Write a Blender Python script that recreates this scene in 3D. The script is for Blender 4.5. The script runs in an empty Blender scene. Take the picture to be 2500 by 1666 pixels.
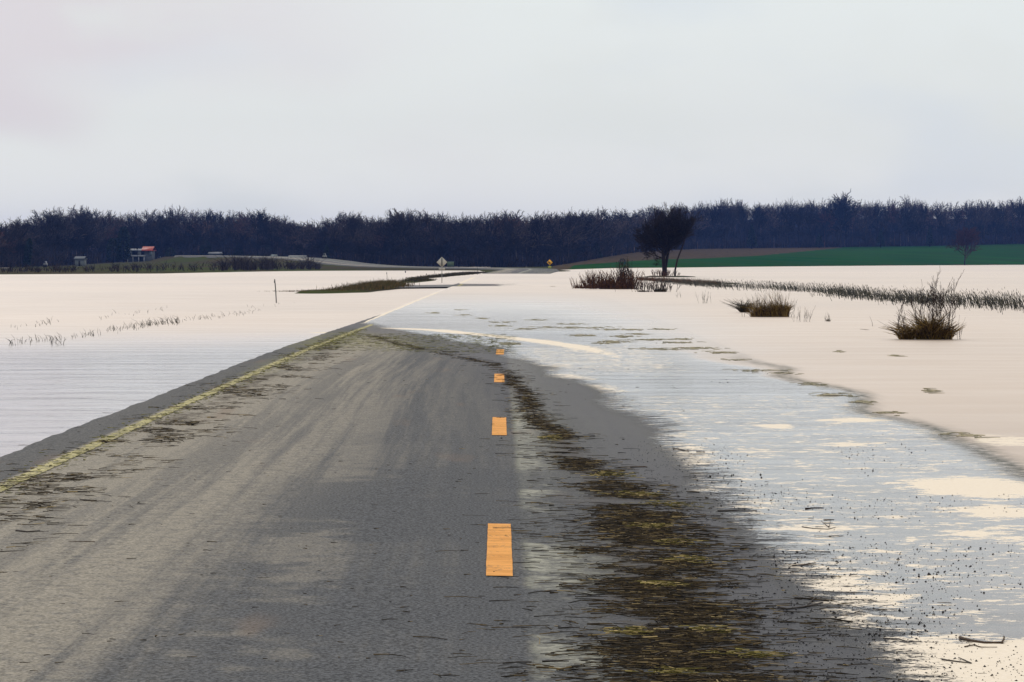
import bpy, math, random
import numpy as np
from math import radians, pi

# ------------------------------------------------------------------ camera, sky, sun
sc = bpy.context.scene
CZ, F, VX, HY = 1.783, 6700.0, 1219.0, 635.0       # eye height, focal length and vanishing point (photo pixels)
cam = bpy.data.objects.new("camera", bpy.data.cameras.new("camera"))
sc.collection.objects.link(cam)
cam.data.sensor_width = 36; cam.data.lens = F / 2500 * 36
cam.data.clip_start = 0.1; cam.data.clip_end = 9000
cam.location = (0, 0, CZ)
cam.rotation_euler = (radians(90) - math.atan((833 - HY) / F), 0, -math.atan((1250 - VX) / F))
sc.camera = cam
sc.render.resolution_x, sc.render.resolution_y = 1024, 682
sc.view_settings.view_transform = 'Standard'; sc.view_settings.look = 'None'
sc.view_settings.gamma = 1.0; sc.view_settings.exposure = 0.0
sc.cycles.max_bounces = 6; sc.cycles.transparent_max_bounces = 8
sc.cycles.volume_bounces = 0; sc.cycles.use_denoising = True

SUN_EL, SUN_AZ = radians(38), radians(-35)         # high, ahead and to the left, behind thin cloud
w = bpy.data.worlds.new("World"); sc.world = w; w.use_nodes = True
wt = w.node_tree; wt.nodes.clear(); W = wt.nodes.new; WL = wt.links.new
out = W('ShaderNodeOutputWorld')
sky = W('ShaderNodeTexSky'); sky.sky_type = 'NISHITA'; sky.sun_disc = False
sky.sun_elevation = SUN_EL; sky.sun_rotation = SUN_AZ
bg1 = W('ShaderNodeBackground'); bg1.inputs[1].default_value = 0.10; WL(sky.outputs[0], bg1.inputs[0])
tc = W('ShaderNodeTexCoord'); sep = W('ShaderNodeSeparateXYZ'); WL(tc.outputs['Generated'], sep.inputs[0])
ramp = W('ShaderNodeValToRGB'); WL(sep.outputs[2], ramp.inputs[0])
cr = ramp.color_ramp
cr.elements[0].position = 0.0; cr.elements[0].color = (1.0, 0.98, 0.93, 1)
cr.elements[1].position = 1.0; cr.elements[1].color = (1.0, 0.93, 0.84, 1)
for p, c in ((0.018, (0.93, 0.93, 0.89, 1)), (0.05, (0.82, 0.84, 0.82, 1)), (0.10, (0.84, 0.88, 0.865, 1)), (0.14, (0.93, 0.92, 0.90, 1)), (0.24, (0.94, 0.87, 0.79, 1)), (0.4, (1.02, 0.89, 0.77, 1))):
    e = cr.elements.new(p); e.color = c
def wnoise(scale, detail, off, sz=2.2):
    mp = W('ShaderNodeMapping'); mp.inputs['Location'].default_value = off; mp.inputs['Scale'].default_value = (1, 1, sz)
    WL(tc.outputs['Generated'], mp.inputs[0])
    n = W('ShaderNodeTexNoise'); n.inputs['Scale'].default_value = scale; n.inputs['Detail'].default_value = detail
    n.inputs['Roughness'].default_value = 0.45; WL(mp.outputs[0], n.inputs['Vector']); return n.outputs[0]
def wmix(fac, a, b, blend='MIX'):
    m = W('ShaderNodeMix'); m.data_type = 'RGBA'; m.blend_type = blend
    for s, v in ((0, fac), (6, a), (7, b)):
        if isinstance(v, (int, float)): m.inputs[s].default_value = v
        elif isinstance(v, tuple): m.inputs[s].default_value = v
        else: WL(v, m.inputs[s])
    return m.outputs[2]
def wrange(v, a, b, c=0, d=1):
    m = W('ShaderNodeMapRange'); m.interpolation_type = 'SMOOTHSTEP'; WL(v, m.inputs[0])
    for i, x in enumerate((a, b, c, d)): m.inputs[i + 1].default_value = x
    return m.outputs[0]
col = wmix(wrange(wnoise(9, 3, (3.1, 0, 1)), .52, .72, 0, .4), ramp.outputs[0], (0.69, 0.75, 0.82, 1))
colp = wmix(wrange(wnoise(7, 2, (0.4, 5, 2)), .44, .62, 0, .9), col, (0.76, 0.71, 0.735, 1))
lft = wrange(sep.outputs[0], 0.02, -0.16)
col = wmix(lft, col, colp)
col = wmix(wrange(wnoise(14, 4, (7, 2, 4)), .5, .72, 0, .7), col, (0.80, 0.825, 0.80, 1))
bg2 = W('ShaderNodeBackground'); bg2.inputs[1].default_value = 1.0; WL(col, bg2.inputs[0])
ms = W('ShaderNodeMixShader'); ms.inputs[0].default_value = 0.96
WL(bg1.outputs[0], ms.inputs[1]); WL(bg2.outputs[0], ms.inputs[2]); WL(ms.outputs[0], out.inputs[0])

sl = bpy.data.lights.new("sun", 'SUN'); sl.energy = 1.0; sl.angle = radians(14); sl.color = (1.0, 0.93, 0.84)
so = bpy.data.objects.new("sun", sl); sc.collection.objects.link(so)
so.rotation_euler = (radians(90) - SUN_EL, 0, radians(180) - SUN_AZ)

# ------------------------------------------------------------------ helpers
R = np.random.default_rng(7)
def PX(px, py, Y): return ((px - VX) / F * Y, Y, CZ - (py - HY) / F * Y)
def GW(px, py):
    Y = CZ * F / (py - HY); return ((px - VX) / F * Y, Y)
def smooth(a, b, x):
    k = np.clip((x - a) / (b - a), 0, 1); return k * k * (3 - 2 * k)
def _h(i, j, s):
    n = (i.astype(np.int64) * 374761393 + j.astype(np.int64) * 668265263 + s * 1274126177) & 0xffffffff
    n = ((n ^ (n >> 13)) * 1274126177) & 0xffffffff
    return ((n ^ (n >> 16)) & 0xffff) / 65535.0
def vn(x, y, s=0):
    x = np.asarray(x, float); y = np.asarray(y, float)
    i = np.floor(x); j = np.floor(y); fx = x - i; fy = y - j; fx = fx * fx * (3 - 2 * fx); fy = fy * fy * (3 - 2 * fy)
    i = i.astype(np.int64); j = j.astype(np.int64)
    return (_h(i, j, s) * (1 - fx) + _h(i + 1, j, s) * fx) * (1 - fy) + (_h(i, j + 1, s) * (1 - fx) + _h(i + 1, j + 1, s) * fx) * fy
def fbm(x, y, s=0, o=3):
    a = 0; k = .5
    for q in range(o): a = a + k * vn(x * 2 ** q, y * 2 ** q, s + q); k /= 2
    return a / (1 - .5 ** o)

def mesh(name, V, Fc, m=None, parent=None, attrs=None, sm=False, uv=None):
    V = np.asarray(V, np.float32).reshape(-1, 3); Fc = np.asarray(Fc, np.int32)
    n = Fc.shape[1]; me = bpy.data.meshes.new(name)
    me.vertices.add(len(V)); me.vertices.foreach_set('co', V.ravel())
    me.loops.add(Fc.size); me.loops.foreach_set('vertex_index', Fc.ravel())
    me.polygons.add(len(Fc)); me.polygons.foreach_set('loop_start', np.arange(0, Fc.size, n, dtype=np.int32))
    me.polygons.foreach_set('loop_total', np.full(len(Fc), n, np.int32))
    if sm: me.polygons.foreach_set('use_smooth', np.ones(len(Fc), bool))
    me.update(calc_edges=True)
    for k, v in (attrs or {}).items():
        a = me.attributes.new(k, 'FLOAT', 'POINT'); a.data.foreach_set('value', np.asarray(v, np.float32).ravel())
    if uv is not None:
        l = me.uv_layers.new(name='UVMap'); l.data.foreach_set('uv', np.asarray(uv, np.float32)[Fc.ravel()].ravel())
    if m: me.materials.append(m)
    o = bpy.data.objects.new(name, me); sc.collection.objects.link(o)
    if parent: o.parent = parent
    return o
def tag(o, label=None, cat=None, group=None, kind=None):
    for k, v in (('label', label), ('category', cat), ('group', group), ('kind', kind)):
        if v: o[k] = v
    return o
def empty(name, loc, label, cat, group=None):
    o = bpy.data.objects.new(name, None); sc.collection.objects.link(o); o.location = loc; o.empty_display_size = .2
    return tag(o, label, cat, group)
def gridf(nr, nc):
    i = np.arange(nr - 1)[:, None] * nc + np.arange(nc - 1)[None]
    return np.stack([i, i + 1, i + nc + 1, i + nc], -1).reshape(-1, 4)
def tubes(P0, P1, R0, R1, k=3, cap=False):
    P0 = np.asarray(P0, float).reshape(-1, 3); P1 = np.asarray(P1, float).reshape(-1, 3)
    n = len(P0); R0 = np.broadcast_to(np.asarray(R0, float), (n,)); R1 = np.broadcast_to(np.asarray(R1, float), (n,))
    d = P1 - P0; d = d / (np.linalg.norm(d, axis=1)[:, None] + 1e-9)
    a = np.where(np.abs(d[:, 2:3]) < .9, [[0, 0, 1.]], [[1., 0, 0]]); u = np.cross(d, a); u /= np.linalg.norm(u, axis=1)[:, None] + 1e-9
    v = np.cross(d, u); an = np.arange(k) * 2 * pi / k
    ring = u[:, None] * np.cos(an)[None, :, None] + v[:, None] * np.sin(an)[None, :, None]
    A = P0[:, None] + ring * R0[:, None, None]; B = P1[:, None] + ring * R1[:, None, None]
    V = np.concatenate([A, B], 1).reshape(-1, 3)
    b = (np.arange(n) * 2 * k)[:, None]; i = np.arange(k)[None]; j = (i + 1) % k
    Fc = np.stack([b + i, b + j, b + k + j, b + k + i], -1).reshape(-1, 4)
    return V, Fc
def join(L):
    V, Fc, o = [], [], 0
    for v, f in L: V.append(v); Fc.append(f + o); o += len(v)
    return np.concatenate(V), np.concatenate(Fc)
def polytube(pts, rad, k=6):
    """one continuous tube along points, capped"""
    pts = np.asarray(pts, float); n = len(pts); rad = np.broadcast_to(np.asarray(rad, float), (n,))
    t = np.gradient(pts, axis=0); t /= np.linalg.norm(t, axis=1)[:, None]
    up = np.array([0, 0, 1.]) if abs(t[0, 2]) < .8 else np.array([1., 0, 0])
    u = np.cross(t, up); u /= np.linalg.norm(u, axis=1)[:, None]; v = np.cross(t, u)
    an = np.arange(k) * 2 * pi / k
    V = (pts[:, None] + (u[:, None] * np.cos(an)[None, :, None] + v[:, None] * np.sin(an)[None, :, None]) * rad[:, None, None]).reshape(-1, 3)
    Fc = [[i * k + j, i * k + (j + 1) % k, (i + 1) * k + (j + 1) % k, (i + 1) * k + j] for i in range(n - 1) for j in range(k)]
    V = np.concatenate([V, pts[[0, -1]]]); c0 = n * k
    for j in range(0, k, 2):
        Fc.append([c0, (j + 2) % k, j + 1, j]); e = (n - 1) * k; Fc.append([c0 + 1, e + j, e + j + 1, e + (j + 2) % k])
    return V, np.array(Fc)
def box(x0, x1, y0, y1, z0, z1):
    V = np.array([[x, y, z] for z in (z0, z1) for x, y in ((x0, y0), (x1, y0), (x1, y1), (x0, y1))], float)
    return V, np.array([[3, 2, 1, 0], [4, 5, 6, 7], [0, 1, 5, 4], [1, 2, 6, 5], [2, 3, 7, 6], [3, 0, 4, 7]])

# ------------------------------------------------------------------ materials
class NT:
    def __init__(s, name):
        s.m = bpy.data.materials.new(name); s.m.use_nodes = True; s.t = s.m.node_tree; s.t.nodes.clear()
        s.out = s.t.nodes.new('ShaderNodeOutputMaterial')
    def n(s, typ, ins=None, **kw):
        x = s.t.nodes.new(typ)
        for k, v in kw.items(): setattr(x, k, v)
        for k, v in (ins or {}).items(): s.set(x.inputs[k], v)
        return x
    def set(s, i, v):
        if isinstance(v, bpy.types.NodeSocket): s.t.links.new(v, i)
        elif isinstance(v, bpy.types.Node): s.t.links.new(v.outputs[0], i)
        else: i.default_value = v
    def math(s, op, a, b=0.0, c=0.0, clamp=False):
        x = s.t.nodes.new('ShaderNodeMath'); x.operation = op; x.use_clamp = clamp
        s.set(x.inputs[0], a); s.set(x.inputs[1], b); s.set(x.inputs[2], c); return x.outputs[0]
    def rng(s, v, a, b, c=0., d=1., lin=False):
        x = s.t.nodes.new('ShaderNodeMapRange'); x.interpolation_type = 'LINEAR' if lin else 'SMOOTHSTEP'
        for i, q in enumerate((v, a, b, c, d)): s.set(x.inputs[i], q)
        return x.outputs[0]
    def mix(s, f, a, b, blend='MIX'):
        x = s.t.nodes.new('ShaderNodeMix'); x.data_type = 'RGBA'; x.blend_type = blend
        for i, q in ((0, f), (6, a), (7, b)):
            if isinstance(q, tuple) and len(q) == 3: q = q + (1,)
            s.set(x.inputs[i], q)
        return x.outputs[2]
    def noise(s, vec, scale, detail=3, rough=.5, sc=None, dist=0.0):
        if sc is not None:
            mp = s.n('ShaderNodeMapping', {'Scale': sc}); s.set(mp.inputs[0], vec); vec = mp.outputs[0]
        x = s.n('ShaderNodeTexNoise', {'Scale': scale, 'Detail': detail, 'Roughness': rough, 'Distortion': dist}); s.set(x.inputs['Vector'], vec)
        return x.outputs[0]
    def attr(s, name): return s.n('ShaderNodeAttribute', attribute_name=name).outputs['Fac']
    def obj(s): return s.n('ShaderNodeTexCoord').outputs['Object']
    def geo(s): return s.n('ShaderNodeNewGeometry')
    def bsdf(s, color, rough=.8, spec=.3, normal=None, **kw):
        x = s.t.nodes.new('ShaderNodeBsdfPrincipled')
        if isinstance(color, tuple) and len(color) == 3: color = color + (1,)
        s.set(x.inputs['Base Color'], color); s.set(x.inputs['Roughness'], rough); s.set(x.inputs['Specular IOR Level'], spec)
        if normal is not None: s.set(x.inputs['Normal'], normal)
        for k, v in kw.items(): s.set(x.inputs[k], v)
        return x.outputs[0]
    def bump(s, h, strength=.5, dist=.01):
        x = s.n('ShaderNodeBump', {'Strength': strength, 'Distance': dist}); s.set(x.inputs['Height'], h); return x.outputs[0]
    def done(s, sh): s.t.links.new(sh, s.out.inputs[0]); return s.m
def ramp(nt, v, stops):
    x = nt.n('ShaderNodeValToRGB'); nt.set(x.inputs[0], v); cr = x.color_ramp
    while len(cr.elements) < len(stops): cr.elements.new(.5)
    for e, (p, c) in zip(cr.elements, stops): e.position = p; e.color = c + (1,)
    return x.outputs[0]
def m_island(name, stops, rough=.85, scale=3.0):
    """plant matter: every stem or blade takes its own tint, mottled a little by noise"""
    t = NT(name); g = t.geo(); v = t.math('ADD', g.outputs['Random Per Island'], t.math('MULTIPLY', t.math('SUBTRACT', t.noise(t.obj(), scale), .5), .35))
    return t.done(t.bsdf(ramp(t, v, stops), rough, .2))
def m_plain(name, c, rough=.7, var=.25, scale=4.0, metal=0.0, spec=.3):
    t = NT(name); n = t.noise(t.obj(), scale, 4)
    d = tuple(x * (1 - var) for x in c); b = tuple(min(1, x * (1 + var)) for x in c)
    return t.done(t.bsdf(t.mix(n, d, b), rough, spec, Metallic=metal))

# ------------------------------------------------------------------ layout of road, water and land
def Xc(Y): return np.interp(Y, [0, 50, 70, 100, 138, 189, 260, 355, 4000], [0, 0, .1, .3, .55, .9, 1.35, 2.0, 2.0])
def Zc(Y): return np.interp(Y, [-60, 31, 42, 55, 68, 90, 130, 180, 188, 201, 235, 330, 350, 372, 420], [.036, .033, .018, -.004, -.05, -.10, -.13, -.07, -.006, -.006, -.12, -.10, -.02, .06, .22])
def road_z(t, Y):
    sup = np.interp(Y, [0, 68, 110, 260, 330, 4000], [.02, .02, .008, .004, 0, 0])
    near = smooth(420, 300, Y) * (1 + 1.2 * smooth(170, 190, Y))
    return Zc(Y) - sup * t + near * (.010 * (fbm(t * .9 + 5, Y * .33, 3) - .5) + .016 * (fbm(t * .35 + 9, Y * .09, 5) - .5))
pts = np.array([[2.0, 355, .0], [3.2, 395, .12], [4.4, 430, .24], [4.2, 458, .32], [-1.0, 482, .38], [-10, 500, .44], [-22, 525, .62],
                [-30, 548, 1.05], [-36, 570, 1.65], [-43, 592, 2.2], [-55, 625, 2.6], [-75, 670, 2.9]])
def cr_spline(P, n=12):
    o = []
    for i in range(len(P) - 1):
        p0, p1, p2, p3 = P[max(i - 1, 0)], P[i], P[i + 1], P[min(i + 2, len(P) - 1)]
        for k in range(n):
            t = k / n; o.append(.5 * ((2 * p1) + (-p0 + p2) * t + (2 * p0 - 5 * p1 + 4 * p2 - p3) * t * t + (-p0 + 3 * p1 - 3 * p2 + p3) * t ** 3))
    return np.array(o + [P[-1]])
FAR = cr_spline(pts)

PXK = [-600, 0, 400, 700, 790, 900, 1340, 1500, 1660, 1800, 2500, 3100]
YS = np.interp
def shore(px): return np.interp(px, PXK, [330, 341, 362, 440, 452, 460, 470, 600, 640, 705, 1000, 1050])
def treeY(px): return np.interp(px, [-600, 0, 300, 600, 790, 900, 1340, 1480, 1650, 1800, 2000, 2500, 3100], [600, 620, 850, 850, 720, 690, 700, 800, 1050, 1150, 1200, 1250, 1250])
def treeBy(px): return np.interp(px, [-600, 0, 150, 300, 600, 700, 790, 950, 1340, 1400, 1480, 1560, 1700, 2000, 2300, 2500, 3100], [655, 655, 650, 640, 628, 632, 646, 653, 652, 642, 627, 615, 608, 604, 600, 595, 590])
def topY(px): return np.interp(px, [-600, 0, 60, 100, 200, 250, 300, 380, 420, 500, 600, 650, 700, 735, 780, 860, 900, 950, 1000, 1050, 1090, 1150, 1250, 1290, 1330, 1400, 1440, 1500, 1560, 1700, 1950, 2050, 2130, 2200, 2300, 2350, 2500, 3100],
    [540, 548, 548, 535, 520, 520, 530, 528, 524, 528, 528, 532, 545, 553, 545, 532, 542, 536, 530, 532, 545, 531, 528, 543, 530, 522, 524, 526, 530, 512, 512, 508, 510, 508, 510, 510, 505, 495])
def land(X, Y):
    X = np.asarray(X, float); Y = np.asarray(Y, float)
    Ye = np.maximum(Y, 60); px = np.clip(VX + F * X / Ye, -600, 3100)
    ys, yt = shore(px), treeY(px); zt = CZ - (treeBy(px) - HY) / F * yt
    z = -.75 * smooth(0, 25, ys - Y) + .04
    f = np.clip((Y - ys) / (yt - ys), 0, 1); z = np.where(Y > ys, .04 + .12 * smooth(0, 4, Y - ys) + (zt - .16) * f ** 1.15, z)
    zh = CZ + (HY - topY(px) - 25 - 6 * (px < 1500)) / F * (yt + 320)
    z = np.where(Y > yt, zt + (zh - zt) * smooth(0, 320, Y - yt), z)
    z = z + smooth(2000, 2700, Y) * 17 * (.9 + .2 * vn(X / 300, Y / 900, 4)) * smooth(3600, 2800, Y)
    z = z + smooth(0, 60, Y - ys) * .25 * (fbm(X / 25, Y / 40, 11) - .5)
    # causeway under the near road
    t = X - Xc(Y); e = road_z(np.clip(t, -4.2, 4.6), Y)
    side = np.maximum(t - 4.7, -4.25 - t)
    cz = np.where(side < 0, e - .2, e - .2 - .35 * np.maximum(side, 0))
    z = np.where((Y < 470), np.maximum(z, cz), z); z = np.where((Y < 470) & (side < 0), cz, z)
    return z
def bank(z, X, Y, P, hw, h):
    P = np.array(P, float); best = np.full(X.shape, 1e9)
    for a, b in zip(P[:-1], P[1:]):
        d = b - a; k = np.clip(((X - a[0]) * d[0] + (Y - a[1]) * d[1]) / (d @ d), 0, 1)
        q = np.hypot((X - a[0] - k * d[0]), (Y - a[1] - k * d[1]) * .6); best = np.minimum(best, q)
    return np.maximum(z, h - .6 * np.maximum(0, best - hw * (0.6 + .8 * vn(X * .5, Y * .1, 2))) ** 1.0 * .5)
ISL = [(-10.6, 156), (-8.9, 160), (-8.0, 172), (-7.4, 190)]
STR1 = [(-8.3, 262), (-6.0, 300), (-3.8, 345), (-2.6, 385)]
STR2 = [(-7.6, 226), (-6.6, 250)]
RB = [(12.4, 236), (14.0, 236), (16.6, 226), (18, 200)]
def ground(X, Y):
    z = land(X, Y)
    z = bank(z, X, Y, ISL, .6, .05); z = bank(z, X, Y, STR1, .6, .04); z = bank(z, X, Y, STR2, .4, .03)
    z = bank(z, X, Y, RB, .7, .02); z = bank(z, X, Y, [(6.3, 178), (8.0, 170)], .7, .06); z = bank(z, X, Y, [(16.5, 289), (19.5, 287)], 1.0, .12)
    # raised verge under the far bend of the road
    zz = z.copy(); d2 = np.full(z.shape, 1e9); pz = np.zeros(z.shape)
    for p in FAR[::3]:
        d = np.hypot(X - p[0], Y - p[1]); m = d < d2; d2 = np.where(m, d, d2); pz = np.where(m, p[2], pz)
    k = smooth(13, 5.5, d2) * (Y > 350); return np.where(d2 < 13, zz * (1 - k) + (pz - .2) * k, zz)

tl = np.concatenate([-np.geomspace(1500, 9, 95), np.arange(-8.6, -4.6, .35), np.arange(-4.5, -3.85, .07), np.arange(-3.7, 5.6, .2), np.geomspace(5.8, 1500, 105)])
yl = np.concatenate([np.arange(-60, 8, 4.), np.arange(8, 76, .3), np.arange(76, 200, 1.), np.arange(200, 480, 2.), np.geomspace(480, 3600, 170)])
T, YY = np.meshgrid(tl, yl); XX = T + Xc(YY)
ZG = ground(XX, YY)

# ground
t = NT('ground soil'); P = t.obj(); fld = t.attr('field')
n1 = t.noise(P, .05, 5); n2 = t.noise(P, .6, 4); n3 = t.noise(P, .018, 3)
soil = ramp(t, t.math('ADD', t.math('MULTIPLY', n1, .6), t.math('MULTIPLY', n2, .4)), [(.3, (.035, .03, .028)), (.5, (.06, .055, .04)), (.7, (.085, .075, .045))])
olive = t.mix(t.rng(t.noise(P, .03, 4), .4, .62), soil, (.055, .07, .028))
green = t.mix(t.rng(n3, .35, .65), (.008, .060, .013), (.020, .086, .013))
green = t.mix(t.rng(t.noise(P, .25, 4, sc=(.12, .5, 1)), .35, .6), green, (.022, .060, .016))
brown = t.mix(t.rng(n2, .3, .7), (.045, .038, .024), (.095, .075, .05))
c = t.mix(t.rng(fld, .4, .6), olive, brown); c = t.mix(t.rng(t.math('ADD', fld, t.math('MULTIPLY', t.math('SUBTRACT', n2, .5), .25)), 1.4, 1.6), c, green)
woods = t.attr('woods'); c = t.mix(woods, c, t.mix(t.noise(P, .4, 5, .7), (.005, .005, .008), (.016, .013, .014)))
M_ground = t.done(t.bsdf(c, 1.0, 0.0, t.bump(n2, .6, .3)))
pxg = VX + F * XX / np.maximum(YY, 60); pyg = HY + (CZ - ZG) * F / np.maximum(YY, 60)
up = np.interp(pxg, [1340, 1400, 1600, 1700, 1850, 2050, 2200], [700, 648, 634, 632, 625, 606, 560])
fld = np.where((pxg > 1350) & (YY > shore(pxg) - 5) & (YY > 475), 1 + smooth(-2.0, 2.0, pyg - up), 0)
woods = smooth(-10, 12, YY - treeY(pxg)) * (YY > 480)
g = mesh('ground', np.stack([XX, YY, ZG], -1), gridf(*XX.shape), M_ground, attrs={'field': fld, 'woods': woods}, sm=True)
tag(g, kind='structure')

# road
s1 = np.concatenate([np.arange(-30, 9, 3.), np.arange(9, 76, .2), np.arange(76, 355, 1.)])
tr = np.concatenate([[-4.75, -4.42, -4.28], np.arange(-4.22, 4.6, .14), [4.62, 4.8, 5.2]])
path = [(Xc(y), y, None) for y in s1] + [tuple(p) for p in FAR]
RV, RUV, REL = [], [], []
A2 = np.array([(p[0], p[1]) for p in path]); tan = np.gradient(A2, axis=0); tan /= np.linalg.norm(tan, axis=1)[:, None]
slen = np.concatenate([[0], np.cumsum(np.linalg.norm(np.diff(A2, axis=0), axis=1))]) - 30
def edge_drop(t): return np.where(t < -4.25, -.03 - (-4.25 - t) * .9, np.where(t > 4.65, -(t - 4.65) * .6, 0))
wob = np.zeros(len(tr))
for i, p in enumerate(path):
    y = p[1] if p[2] is None else 355.
    nx, ny = tan[i][1], -tan[i][0]
    if i < len(s1): nx, ny = 1, 0
    tt = tr.copy(); tt[:4] += .025 * (vn(np.array([p[1] * 1.7]), np.array([3.]), 8)[0] - .5) * 2 + .02 * (vn(np.array([p[1] * 9]), np.array([1.]), 8)[0] - .5)
    z = (road_z(np.clip(tt, -4.25, 4.65), np.full(len(tt), y)) if p[2] is None else np.full(len(tt), p[2]) + Zc(355.) * 0) + edge_drop(tr)
    RV.append(np.stack([p[0] + nx * tt, p[1] + ny * tt, z], -1)); RUV.append(np.stack([tt, np.full(len(tt), slen[i])], -1)); REL.append(z)
RV = np.array(RV); RUV = np.array(RUV).reshape(-1, 2); nr, nc = RV.shape[:2]
tt_, ss_ = RUV[:, 0], RUV[:, 1]
DC = lambda s: np.interp(s, [10, 13, 16, 19, 22, 25, 30, 36, 42, 47, 50, 55, 60, 65], [.88, .84, .86, .95, .82, .68, .45, .30, .12, -.1, -.8, -1.7, -2.6, -3.2])
DW = lambda s: np.interp(s, [10, 16, 20, 24, 30, 36, 47, 60], [.36, .37, .33, .22, .17, .13, .16, .30])
def debris_at(t, s):
    a = np.exp(-((t - DC(s)) / DW(s)) ** 2) * smooth(66, 60, s) * np.interp(s, [9, 45, 50], [1, 1, .55])
    b = .8 * np.exp(-((t + 3.38) / .22) ** 2) * smooth(15, 22, s) * smooth(64, 50, s) * (fbm(s * .55, t, 9) > .48)
    return np.maximum(a, b)
deb = debris_at(tt_, ss_); alg = np.exp(-((tt_ + 3.62) / .25) ** 2) * smooth(34, 46, ss_) * .9 + smooth(50, 58, ss_) * smooth(70, 62, ss_) * smooth(.2, -1.2, tt_) * .8
t = NT('road asphalt'); uv = t.n('ShaderNodeUVMap').outputs[0]; P = t.obj(); sx = t.n('ShaderNodeSeparateXYZ', {0: uv})
tc_, s_ = sx.outputs[0], sx.outputs[1]
grain = t.noise(P, 55, 3, .7); gr2 = t.noise(P, 11, 5, .72); big = t.noise(P, .35, 4)
warp = t.n('ShaderNodeCombineXYZ', {0: t.math('ADD', t.math('MULTIPLY', tc_, 1.0), t.math('MULTIPLY', t.noise(P, .022, 1), 1.6)), 1: t.math('MULTIPLY', s_, .017), 2: 0.}).outputs[0]
st = t.noise(warp, 1.5, 3, .55); st2 = t.noise(warp, 9.0, 5, .7)
silt = t.math('ADD', t.math('MULTIPLY', st, .6), t.math('MULTIPLY', st2, .4))
silt = t.rng(silt, .42, .58)
lane = t.math('SUBTRACT', 1.0, t.math('MULTIPLY', t.rng(tc_, -2.0, -.05), .75))           # left lane carries more silt
right = t.rng(tc_, .10, .17)
lane = t.math('MAXIMUM', lane, t.math('MULTIPLY', right, t.rng(tc_, 1.5, .1, .55, .95)))
patch = t.math('MULTIPLY', t.rng(t.math('ADD', big, t.math('MULTIPLY', t.noise(P, 3.2, 5, .65), .5)), .60, .80), t.rng(tc_, -2.2, -1.0))
amt = t.math('MULTIPLY', lane, t.math('ADD', t.math('MULTIPLY', silt, .62), t.rng(tc_, -1.3, -3.0, .08, .62)))
amt = t.math('MAXIMUM', amt, t.math('MULTIPLY', t.math('MULTIPLY', right, .62), t.rng(tc_, 1.7, .1)))
amt = t.math('MULTIPLY', amt, t.rng(gr2, .28, .62, .45, 1.15))
amt = t.math('MULTIPLY', amt, t.rng(t.math('MULTIPLY', patch, t.rng(s_, 34., 16.)), 0, 1, 1, .06))
shoulder = t.rng(tc_, -3.72, -3.80); amt = t.math('MULTIPLY', amt, t.rng(shoulder, 0, 1, 1, .12))
base = t.mix(t.rng(grain, .36, .64), (.018, .023, .031), (.115, .13, .15))
siltc = t.mix(t.rng(grain, .25, .7), (.13, .127, .108), (.37, .355, .31))
siltc = t.mix(right, siltc, t.mix(t.rng(grain, .3, .7), (.12, .135, .11), (.34, .36, .28)))
siltc = t.mix(t.math('MULTIPLY', t.rng(tc_, .13, .2), t.rng(tc_, .75, .3)), siltc, t.mix(t.rng(gr2, .3, .6), (.24, .25, .21), (.46, .48, .41)))
c = t.mix(amt, base, siltc)
rust = t.math('MULTIPLY', t.rng(t.noise(P, .7, 3, sc=(2, .4, 1)), .62, .75), .35); c = t.mix(rust, c, (.20, .14, .10))
al = t.math('MULTIPLY', t.attr('algae'), t.rng(t.noise(P, 3.5, 4, .6), .42, .6)); c = t.mix(t.math('MULTIPLY', al, .75), c, (.20, .205, .075))
db = t.attr('debris'); dn = t.noise(P, 12, 6, .8, sc=(.6, 1, 1)); dm = t.rng(t.math('ADD', dn, t.math('MULTIPLY', db, .24)), .62, .74)
c = t.mix(t.math('MULTIPLY', dm, t.rng(db, .05, .5)), c, t.mix(grain, (.025, .021, .016), (.09, .075, .05)))
el = t.attr('elev'); wet = t.rng(t.math('ADD', el, t.math('MULTIPLY', t.math('SUBTRACT', gr2, .5), .030)), .034, .006)
c = t.mix(t.math('MULTIPLY', wet, .75), c, t.mix(grain, (.010, .014, .024), (.045, .056, .080)))
rg = t.math('SUBTRACT', .85, t.math('MULTIPLY', wet, .40))
M_road = t.done(t.bsdf(c, rg, t.rng(wet, 0, 1, .20, .10), t.bump(t.math('ADD', grain, t.math('MULTIPLY', gr2, .7)), .7, .008)))
road = mesh('road', RV, gridf(nr, nc)[:, ::-1], M_road, attrs={'elev': np.array(REL), 'debris': deb, 'algae': alg}, uv=RUV, sm=True)
if road.data.polygons[500].normal.z < 0: road.data.flip_normals()
tag(road, kind='structure')

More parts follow.
